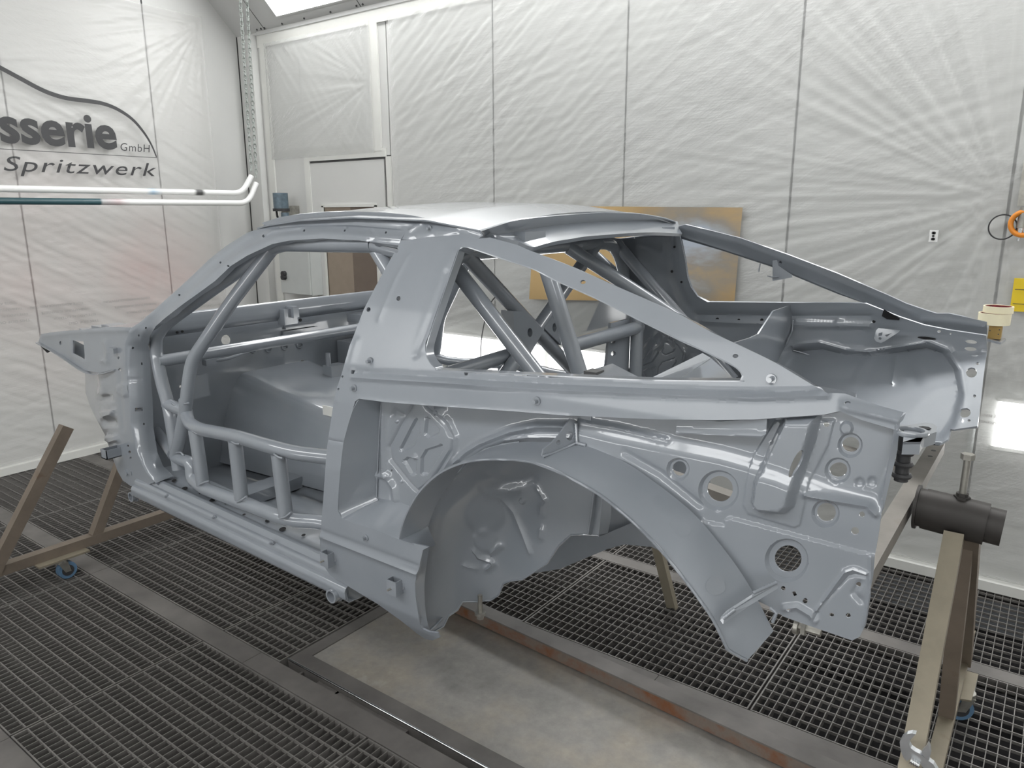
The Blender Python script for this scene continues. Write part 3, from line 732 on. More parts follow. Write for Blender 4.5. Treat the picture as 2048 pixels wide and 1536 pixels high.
for z in (a[2]-.03, a[2]-.088):
    q = [(b[0]+.045,z-.012),(b[0]+.045,z+.004),(b[0]+.055,z+.012),(b[0]+.08,z+.012),(b[0]+.095,z+.002),(b[0]+.095,z-.012)]
    v, f = sweep([(x,3.661,zz) for x, zz in q], .0012, 4); mesh_obj('pictogram', v, f, M['black'], t)
    MB().torus((b[0]+.06,3.661,z-.012), (0,1,0), .007, .0012, 10, 4).torus((b[0]+.083,3.661,z-.012), (0,1,0), .007, .0012, 10, 4).obj('pictogram', M['black'], t)
c_ = atY(2005, 454, 3.60); tag(MB().torus(c_, (.1,1,0), .048, .0028, 40, 8).obj('rubber_ring', M['rubber'], None, 60), 'thin black rubber ring hanging on the film-covered wall', 'ring')
t = thing('air_coupling', 'chrome air hose coupling with orange ring cut by the right edge', 'air coupling', (-.1, 3.6, 1.5))
a = atY(2036, 482, 3.58); b = atY(2046, 440, 3.58); d_ = (b-a)/np.linalg.norm(b-a)
MB().cyl(a, a+d_*.018, .005, 12).cyl(a+d_*.016, a+d_*.03, .009, 12).cyl(a+d_*.03, a+d_*.05, .012, 14).obj('nipple', M['chrome'], t, 40)
MB().cyl(a+d_*.05, a+d_*.13, .018, 16).obj('coupling_body', M['galv'], t, 40)
c_ = atY(2048, 447, 3.57); MB().torus(c_, (.2,1,0), .045, .010, 30, 8).obj('orange_ring', M['orange'], t, 60)
p = atY(2052, 380, 3.6); MB().box(p[0]-.02, p[0]+.1, 3.57, 3.66, p[2]-.06, p[2]+.12).obj('regulator_housing', M['galv'], t)
t = thing('wall_plate', 'small white four-hole plate on the film-covered wall', 'plate', (-.55, 3.66, 1.5))
a = atY(1860, 460, 3.66); b = atY(1876, 484, 3.66); x0, x1, z0, z1 = a[0], b[0]-.003, b[2], a[2]
MB().box(x0, x1, 3.655, 3.663, z0, z1).obj('plate_body', M['pipewhite'], t)
for x in (x0+.014, x1-.014):
    for z in (z0+.012, z1-.012): MB().cyl((x,3.655,z), (x,3.653,z), .006, 10).obj('screw_hole', M['black'], t)
MB().cyl(((x0+x1)/2,3.655,(z0+z1)/2), ((x0+x1)/2,3.65,(z0+z1)/2), .005, 8).obj('pin', M['black'], t)
tag(mesh_obj('hanging_cable', *sweep(spline(YP([(1003,570,3.66),(994,589,3.66),(981,607,3.66),(970,640,3.66),(962,690,3.66),(962,760,3.66),(964,840,3.66),(966,900,3.66),(968,940,3.66)]), 6), .004, 6), M['rubber'], None, 60), 'thin black cable hanging down the wall behind the car', 'cable')
# ================================================================== THE CAR BODY SHELL
car = thing('car_body_shell', 'bare grey-primed coupe body shell with roll cage, carried on a rotisserie', 'car body', (-1.6, YC, .53))
def sideY(X, Z, px=None, py=None):
    y = np.interp(Z, [.48,.53,.58,.75,.95,1.15,1.25,1.40,1.58,1.70], [1.36,1.325,1.305,1.285,1.285,1.305,1.325,1.40,1.505,1.585])
    return y+.05*np.clip((X+.9)/.7, 0, 1.4)**2+.02*np.clip((-2.3-X)/.6, 0, 1.5)**2
def grid(name, fn, nu, nv, mat, parent, thick=.004, sharp=40):
    V = np.array([fn(i/nu, j/nv) for j in range(nv+1) for i in range(nu+1)]); w = nu+1
    F_ = [(j*w+i, j*w+i+1, (j+1)*w+i+1, (j+1)*w+i) for j in range(nv) for i in range(nu)]
    n = len(V); N = np.zeros_like(V)
    for q in F_:
        nn = np.cross(V[q[2]]-V[q[0]], V[q[3]]-V[q[1]])
        for i in q: N[i] += nn
    N /= np.maximum(np.linalg.norm(N, axis=1), 1e-9)[:,None]; W = V-N*thick
    ec = set((q[i], q[(i+1) % 4]) for q in F_ for i in range(4)); side = [(e[1], e[0], n+e[0], n+e[1]) for e in ec if (e[1], e[0]) not in ec]
    return mesh_obj(name, np.vstack([V, W]), F_+[tuple(n+i for i in q[::-1]) for q in F_]+side, mat, parent, sharp)
def panelX(name, outer, holes, X, mat, parent, thick=.004, step=14):
    """flat transverse plate in a plane of constant X"""
    loops = [outer]+holes; pts = []; edges = []
    for L in loops:
        L = dens(L, step); n0 = len(pts); pts += [tuple(p) for p in L]; edges += [(n0+i, n0+(i+1) % len(L)) for i in range(len(L))]
    res = delaunay_2d_cdt([Vector(p) for p in pts], edges, [], 0, 1e-5); V = np.array([(v.x, v.y) for v in res[0]]); T = np.array([t for t in res[2] if len(t) == 3])
    c = V[T].mean(1); ok = inside(c, outer)
    for h in holes: ok &= ~inside(c, h)
    T = T[ok]; Q = np.array([atX(p[0], p[1], X) for p in V]); nn = np.cross(Q[T[:,1]]-Q[T[:,0]], Q[T[:,2]]-Q[T[:,0]]); fl = nn[:,0] < 0; T[fl] = T[fl][:, ::-1]
    n = len(Q); ec = set((t[i], t[(i+1) % 3]) for t in T for i in range(3)); side = [(e[1], e[0], n+e[0], n+e[1]) for e in ec if (e[1], e[0]) not in ec]
    return mesh_obj(name, np.vstack([Q, Q-np.array((thick,0,0))]), [tuple(t) for t in T]+[tuple(n+t[::-1]) for t in T]+side, mat, parent, 30)
def stud(px, py, Y, parent, r=.005, L=.014, mat=None):
    p = atY(px, py, Y); m = MB().cyl(p+(0,.002,0), p+(0,-.003,0), r*2, 14).cyl(p, p+(0,-L,0), r, 8)
    return m.obj('stud', mat or P_, parent, 40)

# ---- near-side outer skin: B-pillar, window surround, belt rail, rocker
Qo = [(802,480),(794,497),(780,520),(750,575),(727,620),(702,685),(685,745),(675,774),(667,807),(659,860),(655,885),(651,932),(646,1005),(641,1062),(640,1090),(644,1112),(646,1130),(660,1150),(692,1170),(755,1208),(800,1240),(835,1268),(850,1278),(865,1281),(879,1275),(875,1266),(858,1264),(846,1258),(840,1250),(832,1200),(830,1167),(835,1147),(846,1100),(857,1094),(800,1080),(760,1064),(707,1045),(684,1037),(676,1022),(677,987),(681,937),(687,885),(697,847),(705,822),(710,803),(719,797),(775,804),(850,810),(950,817),(1025,822),(1075,826),(1137,831),(1250,836),(1325,839),(1425,840),(1512,839),(1550,836),(1625,831),(1650,829),(1680,822),(1720,839),(1760,851),(1795,861),(1797,845),(1807,824),(1762,812),(1715,796),(1690,787),(1657,786),(1632,774),(1550,725),(1467,685),(1422,664),(1362,630),(1317,612),(1310,606),(1225,569),(1142,532),(1060,501),(1035,490),(980,475),(957,477),(930,469),(917,469),(870,474),(817,480)]
Qw = [(916,500),(922,495),(937,494),(1000,515),(1062,535),(1112,560),(1195,597),(1275,637),(1362,680),(1400,697),(1460,726),(1480,740),(1487,752),(1482,762),(1472,764),(1300,762),(1140,755),(1100,755),(975,747),(936,746),(934,751),(929,751),(928,745),(880,742),(869,736),(857,722),(851,702),(852,685),(860,665),(869,635),(890,575),(907,527)]
Qh = [Qw, circ((737,619),4,5,10,.3), circ((797,597),4,5,10,.3), circ((793,501),4,5,10), circ((1166,564),5.5,4,10), circ((1471,712),6,4,10), [(703,740),(709,741),(708,748),(702,747)], circ((686,753),2.2,2.6,8), circ((678,778),2.2,2.6,8), circ((1696,805),6,3.5,12), circ((836,1172),2.5,3.5,8), circ((845,1250),2.5,3,8)]
Qr = [('line',[(707,754),(800,760),(900,766),(1000,773),(1112,779),(1325,788),(1512,794),(1655,790)],6,.007),
      ('line',[(712,743),(800,749),(900,755),(1000,762),(1112,768),(1325,779),(1512,786),(1640,782)],5,-.005),
      ('line',[(817,510),(790,560),(757,640)],3.5,.0022), ('line',[(892,545),(870,610),(845,680),(830,712)],5,-.004), ('line',[(905,505),(875,590),(840,700)],10,.003),
      ('line',[(700,690),(672,800)],5,.002), ('line',[(715,680),(700,735)],5,.003),
      ('line',[(641,1061),(836,1133)],4,-.003), ('line',[(641,1073),(835,1149)],4,.005), ('line',[(655,880),(688,886)],2.5,-.003),
      ('line',[(719,800),(850,813),(1025,824),(1137,833)],5,.003), ('line',[(1690,812),(1797,838)],10,.010)]
quarter_skin = panel('quarter_skin', Qo, Qh, sideY, M['satin'], car, (1.1,1.7), .005, 4.6, Qr, 35, 4.6)
for p in ((741,722),(709,776),(1074,802),(732,1075),(1543,758)):
    y_ = float(solve([p], sideY, 1.1, 1.7)[0][1]); stud(p[0], p[1], y_, quarter_skin)
# folded returns of the window opening and of the lower opening
def offs(px, d, surf=sideY): return [np.array((q[0], q[1]+d, q[2])) for q in solve(px, surf, 1.1, 1.7)]
ed = [(916,500),(922,495),(937,494),(1000,515),(1062,535),(1112,560),(1195,597),(1275,637),(1362,680),(1400,697),(1460,726),(1480,740),(1487,752)]
A_ = solve(ed, sideY, 1.1, 1.7); B_ = A_+np.array((0,.045,-.012)); win_ret = ruled('window_return', list(A_), list(B_), P_, car, 2, .003)
ed = [(1487,752),(1482,762),(1472,764),(1300,762),(1140,755),(975,747),(880,742),(869,736),(857,722),(851,702),(860,665),(890,575),(907,527),(916,500)]
A_ = solve(ed, sideY, 1.1, 1.7); B_ = A_+np.array((0,.028,0)); ruled('window_return', list(A_), list(B_), P_, car, 2, .003)
# inner side of the pillar buttress (hatch side), so that the pillar is a closed box
up = [(1060,501),(1142,532),(1225,569),(1310,606),(1362,630),(1422,664),(1467,685),(1550,725),(1632,774)]
A_ = solve(up, sideY, 1.1, 1.7); B_ = A_+np.array((0,.07,-.02)); but = ruled('pillar_inner_face', list(A_), list(B_), P_, car, 2, .003); 

# ---- rocker end flange, inner quarter pocket
A_ = solve([(846,1100),(835,1147),(830,1167),(832,1200),(840,1250),(846,1260)], sideY, 1.1, 1.7)
ruled('rocker_end_flange', list(A_), YP([(858,1096,1.325),(853,1130,1.325),(849,1170,1.325),(850,1210,1.33),(855,1245,1.335),(862,1262,1.35)]), P_, car, 3, .003)
IQY = 1.375
rel = [('line',[(825,810),(800,852),(779,892),(782,920),(820,967),(835,982),(862,962),(877,940),(902,900),(904,875),(890,850),(850,810)],2.4,-.005),
       ('line',[(870,812),(900,845),(912,872),(909,905),(885,945)],4,.005),
       ('poly',[(832,836),(838,845),(838,868),(826,893),(805,903),(800,898)],4,-.007), ('poly',[(853,836),(860,838),(878,860),(876,867),(857,876),(849,868)],4,-.007),
       ('poly',[(883,890),(886,900),(855,950),(842,947),(843,915),(852,900)],4,-.007), ('poly',[(807,922),(815,915),(832,918),(830,948),(822,948)],4,-.007),
       ('line',[(770,800),(768,850),(767,900),(768,945),(776,952)],5,.010), ('line',[(753,950),(775,955),(788,975),(792,1000)],5,.008),
       ('line',[(785,830),(790,820),(800,826),(808,830),(815,820)],3,-.004),
       ('line',[(912,924),(938,902),(962,887),(1025,862),(1075,852),(1145,853)],7,.012), ('line',[(930,922),(965,898),(1010,880),(1060,874),(1140,874)],5,.006),
       ('disc',(880,823),12,8,.006), ('disc',(794,843),3,3,.004), ('disc',(803,963),3,3,.004), ('disc',(829,915),5,4,.004)]
inner_quarter = panel('inner_quarter_panel', [(757,790),(900,800),(1185,815),(1175,893),(1130,886),(1085,884),(1040,884),(1006,889),(970,899),(930,922),(905,955),(886,982),(871,1008),(862,1030),(856,1048),(830,1022),(790,1005),(753,998),(753,940),(755,870)],
    [circ((784,941),2.2,2.5,8), circ((879,822),2.5,2.5,8)], lambda X, Z, px, py: IQY+0*X, P_, car, (1.2,1.6), .004, 3.4, rel, 35)
far_iq = mirror(inner_quarter)
A_ = solve([(719,797),(705,822),(697,847),(687,885),(681,937),(677,987),(676,1022),(684,1037)], sideY, 1.1, 1.7)
ruled('pocket_wall', list(A_), YP([(762,797,IQY),(760,822,IQY),(758,847,IQY),(756,885,IQY),(754,937,IQY),(753,975,IQY),(752,990,IQY),(755,999,IQY)]), P_, car, 3, .003)
A_ = solve([(684,1037),(707,1045),(760,1064),(800,1080)], sideY, 1.1, 1.7)
ruled('pocket_floor', list(A_), YP([(755,998,IQY),(780,1000,IQY),(820,1012,IQY),(858,1049,1.36)]), P_, car, 3, .003)
ruled('rocker_top', [solve([(800,1080)], sideY, 1.1, 1.7)[0], solve([(828,1088)], sideY, 1.1, 1.7)[0], atY(858,1096,1.33)], YP([(855,1050,1.362),(862,1068,1.372),(872,1090,1.385)]), P_, car, 3, .003)
weld('weld_bead', YP([(757,999,IQY-.004),(730,1012,1.345),(705,1023,1.325),(688,1033,1.31)]), .004, P_, car); weld('weld_bead', YP([(753,995,IQY-.004),(755,940,IQY-.004),(758,870,IQY-.004),(763,805,IQY-.004)]), .0025, P_, car)

# ---- wheel arch flare
Lp = [(800,1080),(806,1050),(817,1022),(835,990),(860,962),(887,942),(925,926),(962,920),(1000,919),(1050,922),(1100,937),(1150,961),(1200,990),(1250,1030),(1307,1084),(1350,1135),(1385,1180),(1425,1237),(1450,1288),(1458,1301),(1494,1321)]
Sp = [(855,1050),(862,1030),(871,1008),(886,982),(905,955),(932,921),(970,899),(1006,889),(1040,884),(1085,884),(1130,886),(1169,891),(1215,908),(1262,931),(1309,964),(1360,1003),(1397,1037),(1440,1088),(1480,1142),(1515,1200),(1547,1262)]
LIPY = 1.268
Ly = [1.29,1.28,1.272]+[LIPY]*15+[1.272,1.276,1.30]
LA = [atY(p[0], p[1], y) for p, y in zip(Lp, Ly)]; SA = [atY(p[0], p[1], 1.362) for p in Sp]
flare = ruled('wheel_arch_flare', LA, SA, M['satin'], car, 6, .0035, .010); far_flare = mirror(flare)
v, f = sweep(spline(LA, 5), .0035, 6); lip = mesh_obj('arch_lip', v, f, P_, flare, 60)
weld('weld_bead', [LA[0], SA[0]], .004, P_, flare)
weld('weld_bead', [SA[i] for i in (5,6,7,8)], .003, P_, flare)
for c, r in (((1317,1000),11), ((1354,1045),15), ((1366,1057),17), ((1432,1171),20)):
    # round filler patches on the flare
    best = None
    G = np.array(spline(LA, 5)); H = np.array(spline(SA, 5)); W = np.vstack([G*(1-t)+H*t+np.array((0,-.010*4*t*(1-t),0)) for t in np.linspace(0, 1, 15)])
    cc = (W-CAM) @ ROT; uv = np.c_[CX+F*cc[:,0]/cc[:,2], CY+F*cc[:,1]/cc[:,2]]; i = np.argmin(np.hypot(uv[:,0]-c[0], uv[:,1]-c[1])); y_ = W[i][1]
    D = [atY(q[0], q[1], y_-.0008+.0006*(q[0]-c[0])*-.02) for q in circ(c, r, r*.95, 18)]
    # follow the local slope of the flare
    near = np.argsort(np.hypot(uv[:,0]-c[0], uv[:,1]-c[1]))[:14]; Aq = np.c_[W[near][:,[0,2]], np.ones(len(near))]; co, *_r = np.linalg.lstsq(Aq, W[near][:,1], rcond=None)
    E_ = []
    for q in [c]+circ(c, r, r*.95, 18):
        rr = ray(q); tt = (co[0]*CAM[0]+co[1]*CAM[2]+co[2]-CAM[1])/(rr[1]-co[0]*rr[0]-co[1]*rr[2]); p3 = CAM+rr*tt; p3[1] -= .0012; E_.append(p3)
    mesh_obj('filler_patch', E_, [(0, 1+k, 1+(k+1) % 18) for k in range(18)], P_, flare, 180)

# ---- wheelhouse bowl
WC = (-.833, .648); WR = .497
def bowl(X, Z, px=None, py=None):
    r = np.hypot(X-WC[0], np.maximum(Z-WC[1], 0)); t = np.clip((r-(WR-.17))/.17, 0, 1)
    return 1.585-(1.585-1.362)*(1-np.sqrt(np.clip(1-t**2.6, 0, 1)))
rel = [('line',[(978,990),(1005,997),(1028,1023),(1045,1065),(1060,1105)],4,.006), ('line',[(950,1102),(962,1115),(985,1123),(988,1130),(975,1138)],4,.010), ('line',[(930,1130),(955,1137)],4,.008),
       ('line',[(1085,1010),(1084,1028)],5,.010), ('line',[(1083,1057),(1082,1075)],5,.010), ('line',[(985,1105),(1000,1092)],5,.010), ('disc',(972,1080),22,10,.008), ('disc',(970,1030),34,16,.010),
       ('line',[(970,955),(1000,965),(1040,962),(1062,955)],10,-.012), ('line',[(965,975),(985,985),(1030,978)],8,.008), ('line',[(870,1130),(872,1070),(884,1020),(915,965)],4,.004), ('disc',(1045,1002),6,4,.006), ('line',[(1075,975),(1090,1000)],4,.006), ('disc',(898,1205),5,4,.004)]
wheelhouse = panel('wheelhouse', [(848,1258),(865,1265),(887,1252),(897,1232),(915,1220),(925,1203),(955,1203),(982,1200),(997,1190),(1007,1167),(1020,1162),(1045,1159),(1072,1143),(1095,1126),(1117,1092),(1130,1077),(1142,1070),(1170,1069),(1197,1071),(1203,1020),(1208,960),(1180,925),(1100,892),(1040,886),(1000,892),(950,912),(906,955),(880,992),(863,1028),(855,1050),(864,1090),(850,1102),(846,1180),(843,1240)], [], bowl, P_, car, (1.3,1.6), .004, 6, rel, 40)
mirror(wheelhouse)
v, f = sweep([q for q in solve([(865,1265),(887,1252),(897,1232),(915,1220),(925,1203),(955,1203),(982,1200),(997,1190),(1007,1167),(1020,1162),(1045,1159),(1095,1126),(1117,1092),(1142,1070),(1170,1069),(1197,1071)], bowl, 1.3, 1.6)], .003, 6); mesh_obj('wheelhouse_edge', v, f, P_, wheelhouse, 60)
weld('weld_bead', YP([(858,1262,1.365),(872,1250,1.40),(885,1236,1.44)]), .004, P_, wheelhouse)
ruled('wheelhouse_rear_corner', YP([(1186,985,1.57),(1182,1030,1.57),(1176,1069,1.57)]), YP([(1222,985,1.66),(1222,1030,1.66),(1216,1066,1.66)]), P_, car, 4, .003, .012)
weld('weld_bead', YP([(1188,985,1.57),(1182,1030,1.57),(1176,1069,1.57)]), .003, P_, wheelhouse)
# floor pan over the rear axle, seen through the wheel arch
panel('rear_floor_pan', [(1070,1146),(1120,1138),(1165,1119),(1215,1098),(1250,1089),(1304,1094),(1340,1112),(1350,1040),(1265,1045),(1200,1073),(1140,1062),(1095,1095)], [], lambda X, Z, px, py: 1.93+0*X, P_, car, (1.5,2.3), .004, 14)
panel('rear_seat_bulkhead', [(1150,900),(1420,900),(1420,1060),(1330,1060),(1265,1052),(1200,1078),(1140,1075)], [], lambda X, Z, px, py: 1.99+0*X, P_, car, (1.5,2.3), .004, 20)
p = atY(960, 1190, 1.52); MB().cyl(p, p+np.array((0,0,-.055)), .007, 10).cyl(p+np.array((0,0,-.055)), p+np.array((0,0,-.062)), .017, 14).cyl(p+np.array((0,0,-.062)), p+np.array((0,0,-.075)), .011, 6).obj('hanging_bolt', M['galv'], car, 40)

# ---- rear side panel behind the arch
def rsY(X, Z, px, py): return 1.362+.035*np.clip((X+.75)/.55, 0, 1.3)
rel = [('poly',[(1140,780),(1140,848),(1220,868),(1330,890),(1440,912),(1560,945),(1660,985),(1757,1012),(1800,900),(1800,800)],36,-.016),
       ('poly',[(1572,835),(1632,835),(1622,880),(1604,930),(1584,1008),(1568,1020),(1522,1016),(1511,1002),(1516,962),(1540,900)],16,.030),
       ('poly',[(1545,845),(1502,915),(1491,975),(1487,1010),(1497,1028),(1588,1055),(1600,1050),(1609,1012),(1617,962),(1652,895),(1664,845)],4,.003),
       ('poly',[(1397,1041),(1447,1050),(1450,1038),(1460,1035),(1745,1110),(1745,1290),(1540,1290),(1500,1200)],3,.0025),
       ('line',[(1635,1219),(1690,1143),(1707,1137),(1732,1146)],4,.005), ('line',[(1628,1240),(1640,1215),(1698,1151),(1710,1148),(1730,1152)],3,-.003),
       ('line',[(1152,845),(1230,858),(1330,882)],5,.005), ('line',[(1612,990),(1680,1002),(1735,1012),(1752,1028)],5,.008),
       ('disc',(1356,939),21,5,-.007), ('disc',(1437,981),38,5.5,-.008), ('disc',(1696,895),23,5,-.006), ('disc',(1671,946),24,5,-.006), ('disc',(1651,1027),26,5,-.007), ('disc',(1574,1120),41,5.5,-.009),
       ('disc',(1689,860),12,5,.005), ('disc',(1715,970),8,6,-.004), ('disc',(1740,968),8,6,-.004), ('line',[(1570,1215),(1595,1212),(1622,1228),(1630,1240)],6,.006), ('line',[(1720,1165),(1708,1185),(1722,1200)],6,-.004),
       ('line',[(1400,1045),(1440,1095),(1480,1150),(1510,1195)],9,.004), ('line',[(1250,905),(1320,945),(1400,1010)],6,-.004), ('line',[(1744,1115),(1740,1190),(1731,1250)],5,.004)]
RSh = [circ((1356,939),14,15,18), circ((1437,980),26,26,24), circ((1597,922),7.5,29,18,.42), circ((1696,895),17.5,15.5,20), circ((1671,946),18,15,20,-.2), circ((1651,1027),19,19,20), circ((1724,1029),6,6,10), circ((1710,1062),8,8,12), circ((1574,1120),27,27,24), [(1584,1183),(1591,1181),(1595,1190),(1588,1193)], circ((1611,1201),5,6,10,.3), circ((1567,1176),5,5,10), circ((1664,1229),5,4.5,10), circ((1697,1230),5,5,10), circ((1717,1169),5,5,10), circ((1579,1218),5,4,10), circ((1649,852),6,6,12)]
rear_side = panel('rear_side_panel', [(1150,800),(1400,812),(1640,815),(1682,828),(1795,863),(1787,890),(1774,937),(1764,985),(1766,1003),(1762,1035),(1757,1070),(1750,1110),(1747,1150),(1740,1190),(1735,1225),(1730,1252),(1720,1272),(1705,1280),(1670,1268),(1615,1249),(1567,1232),(1552,1220),(1535,1210),(1515,1200),(1505,1179),(1480,1142),(1440,1088),(1397,1037),(1360,1003),(1309,964),(1262,931),(1215,908),(1169,891),(1150,886)], RSh, rsY, P_, car, (1.2,1.6), .004, 3.8, rel, 40)
panel('tail_flange', [(1812,826),(1806,840),(1800,846),(1797,868),(1795,900),(1788,930),(1778,970),(1771,1002),(1764,1000),(1772,955),(1782,905),(1788,872),(1791,850),(1797,838)], [], lambda X, Z, px, py: 1.378+.02*np.clip((px-1765)/45, 0, 1), P_, car, (1.2,1.6), .004, 7)
panel('seam_tape_patch', [(1354,838),(1440,843),(1534,838),(1532,868),(1525,875),(1440,870),(1352,867)], [], lambda X, Z, px, py: 1.366+0*X, P_, rear_side, (1.2,1.6), .003, 6, [('line',[(1352,864),(1440,868),(1530,872)],4,.003)])
# gussets between flare and side panel
panel('arch_gusset', [(1084,912),(1087,899),(1103,886),(1117,872),(1132,850),(1140,838),(1150,840),(1153,885),(1135,893),(1107,905)], [circ((1117,885),4.5,5,10), circ((1140,872),8,9,12)], lambda X, Z, px, py: 1.29+.075*np.clip((px-1084)/68, 0, 1), P_, car, (1.1,1.6), .005, 5)
weld('weld_bead', YP([(1086,913,1.29),(1107,906,1.315),(1135,894,1.345),(1152,886,1.36)]), .004, P_, car); weld('weld_bead', YP([(1152,845,1.362),(1154,886,1.36),(1172,891,1.36)]), .005, P_, car)
g = MB().prism(YP([(1442,1233,1.270),(1452,1222,1.275),(1505,1188,1.315),(1552,1164,1.358),(1557,1170,1.358),(1502,1203,1.312),(1448,1241,1.27)]), (.0,-.004,-.006)).obj('gusset_blade', P_, car)
weld('weld_bead', YP([(1506,1186,1.318),(1530,1175,1.338),(1553,1165,1.356)]), .004, P_, car); weld('weld_bead', YP([(1445,1237,1.268),(1470,1218,1.286)]), .005, P_, car)
weld('weld_bead', YP([(1540,1215,1.36),(1553,1226,1.36),(1545,1245,1.36)]), .004, P_, car)
# tail bracket with towing eye and rubber mount
def zpoly(L, z): return [atZ(p[0], p[1], z) for p in L]
MB().prism(zpoly([(1809,852),(1825,849),(1850,845),(1866,847),(1874,853),(1873,864),(1858,866),(1848,872),(1841,884),(1806,884)], 1.272), (0,0,-.004)).obj('tail_bracket', P_, car)
MB().prism(zpoly([(1806,884),(1841,884),(1848,872),(1858,866),(1873,864)], 1.272), (0,0,-.022)).obj('tail_bracket_edge', P_, car)
p = atZ(1850, 855, 1.274); MB().cyl(p, p+(0,0,-.001), .010, 6).obj('bracket_hole', M['hole'], car)
p = atZ(1822, 864, 1.274); MB().torus(p, (0,0,1), .024, .005, 20, 6).obj('towing_eye', P_, car, 60)
p = atY(1806, 925, 1.46); m = MB().cyl(p+np.array((0,0,.06)), p+np.array((0,0,-.035)), .012, 14)
for k in range(3): m.torus(p+np.array((0,0,.02-.022*k)), (0,0,1), .013, .005, 16, 6)
m.obj('rubber_mount', M['rubber'], car, 50)
p = atY(1590, 1250, 1.42); m = MB().cyl(p+np.array((0,.0,0)), p+np.array((.05,0,0)), .008, 8).cyl(p+np.array((.0,0,0)), p+np.array((.008,0,0)), .018, 14).cyl(p+np.array((.014,0,0)), p+np.array((.022,0,0)), .016, 6); m.obj('mount_bolt', M['galv'], car, 40)

# ---- small welded sockets and studs on the rocker
def socket(c, w, h, dpt):
    y_ = float(solve([c], sideY, 1.1, 1.7)[0][1]); p = atY(c[0], c[1], y_); x0, x1, z0, z1 = p[0]-w/2, p[0]+w/2, p[2]-h/2, p[2]+h/2; ya, yb = y_-dpt, y_+.004; e = .0025
    m = MB().box(x0, x1, ya, ya+e, z0, z1).box(x0, x1, yb-e, yb, z0, z1).box(x0, x0+e, ya+e, yb-e, z0, z1).box(x1-e, x1, ya+e, yb-e, z0, z1).box(x0+e, x1-e, ya+e, yb-e, z0, z0+e)
    s_ = m.obj('mounting_socket', P_, car); MB().cyl((p[0]-.002,ya,p[2]-.002), (p[0]-.002,ya-.012,p[2]-.002), .0028, 8).obj('socket_pin', M['galv'], s_)
    weld('weld_bead', [(x1+.002,yb-.004,z1-.006), (x1+.002,yb-.004,z0+.012)], .003, P_, s_)
socket((662,1114), .034, .042, .026); socket((796,1169), .036, .042, .026)
def stub(c, Y, r, L):
    p = atY(c[0], c[1], Y); MB().ringtube(p+np.array((0,-L,0)), p+np.array((0,.02,0)), r, r*.76, 20).obj('jack_tube', P_, car, 40)
    weld('weld_bead', [p+np.array((math.cos(a)*r*1.1, -.002, math.sin(a)*r*1.1)) for a in np.linspace(0, 2*math.pi, 14)], .003, P_, car)
MB().prism(YP([(660,1163,1.312),(690,1170,1.312),(697,1201,1.312),(662,1182,1.312)]), (0,-.006,0)).obj('jack_plate', P_, car)
stub((677,1185), 1.315, .0215, .030); stub((272,991), 1.33, .020, .022)

# ---- sill
def sill(u, v):
    prof = [(1.475,-.006),(1.365,-.002),(1.349,.004),(1.340,.003),(1.335,-.010),(1.333,-.017),(1.323,-.018),(1.318,-.022),(1.316,-.036),(1.305,-.041),(1.300,-.050),(1.302,-.074),(1.312,-.086),(1.36,-.090),(1.43,-.090)]
    k = v*(len(prof)-1); i = min(int(k), len(prof)-2); t = k-i; y = prof[i][0]*(1-t)+prof[i+1][0]*t; dz = prof[i][1]*(1-t)+prof[i+1][1]*t
    X = -2.79+u*(1.22); zr = .661-.0364*(X+2.72); return np.array((X, y, zr+dz))
s_ = grid('sill', sill, 40, 56, P_, car, .003, 50); mirror(s_)
for c, r in (((348,961),3.6), ((369,977),4.5), ((401,986),2.5), ((425,1000),4.5), ((452,1007),2.2), ((488,1029),2.4), ((535,1041),3.6), ((565,1058),5), ((607,1070),3)):
    pr = [atY(q[0], q[1], 0) if False else None for q in ()]; D = []
    for q in circ(c, r*1.5, r*.75, 12, -.3):
        rr = ray(q); # meet the sloping sill top
        tt = (.661-.0364*(CAM[0]+2.72)+.005-CAM[2])/(rr[2]+.0364*rr[0]); D.append(CAM+rr*tt)
    mesh_obj('drain_hole', D, [tuple(range(12))], M['hole'], s_)
for c in ((335,992),(430,1034),(545,1085)): stud(c[0], c[1], 1.318, s_, .004, .012)

# ---- A-pillar, hinge post, door frame
def apY(X, Z, px, py):
    base = sideY(X, Z)
    xl = np.interp(py, [657,690,735,797,847,897,922,945,966], [262,250,251,260,262,272,280,292,312]); xr = np.interp(py, [657,690,700,760,800,855,905,932,952], [305,298,299,302,305,307,315,327,347])
    t = np.clip((px-xl)/(xr-xl), 0, 1); jam = 1.322+.07*t**1.3; b = np.clip((py-630)/70, 0, 1); return base*(1-b)+jam*b
APo = [(812,462),(745,456),(670,452),(595,453),(560,456),(535,452),(495,465),(452,492),(420,518),(377,560),(330,602),(285,642),(262,657),(250,687),(251,735),(260,797),(262,847),(272,897),(280,922),(292,945),(312,966),(347,952),(327,932),(315,905),(307,855),(305,800),(302,760),(299,700),(300,672),(312,652),(372,605),(430,562),(462,532),(495,511),(545,488),(580,481),(645,477),(720,481),(797,491),(804,478)]
rel = [('line',[(300,690),(330,640),(420,553),(495,500),(560,472),(650,466),(800,476)],6,.005), ('line',[(262,665),(330,606),(420,525),(500,468)],5,.004), ('line',[(285,665),(289,720),(292,780),(297,850),(305,905),(325,940)],5,.005),
       ('line',[(253,760),(300,757)],2,-.003), ('line',[(742,457),(752,474),(749,482)],2,-.003), ('line',[(527,472),(545,462),(600,455)],3,.004), ('line',[(260,700),(258,760),(266,850),(278,905),(300,945)],4,.003)]
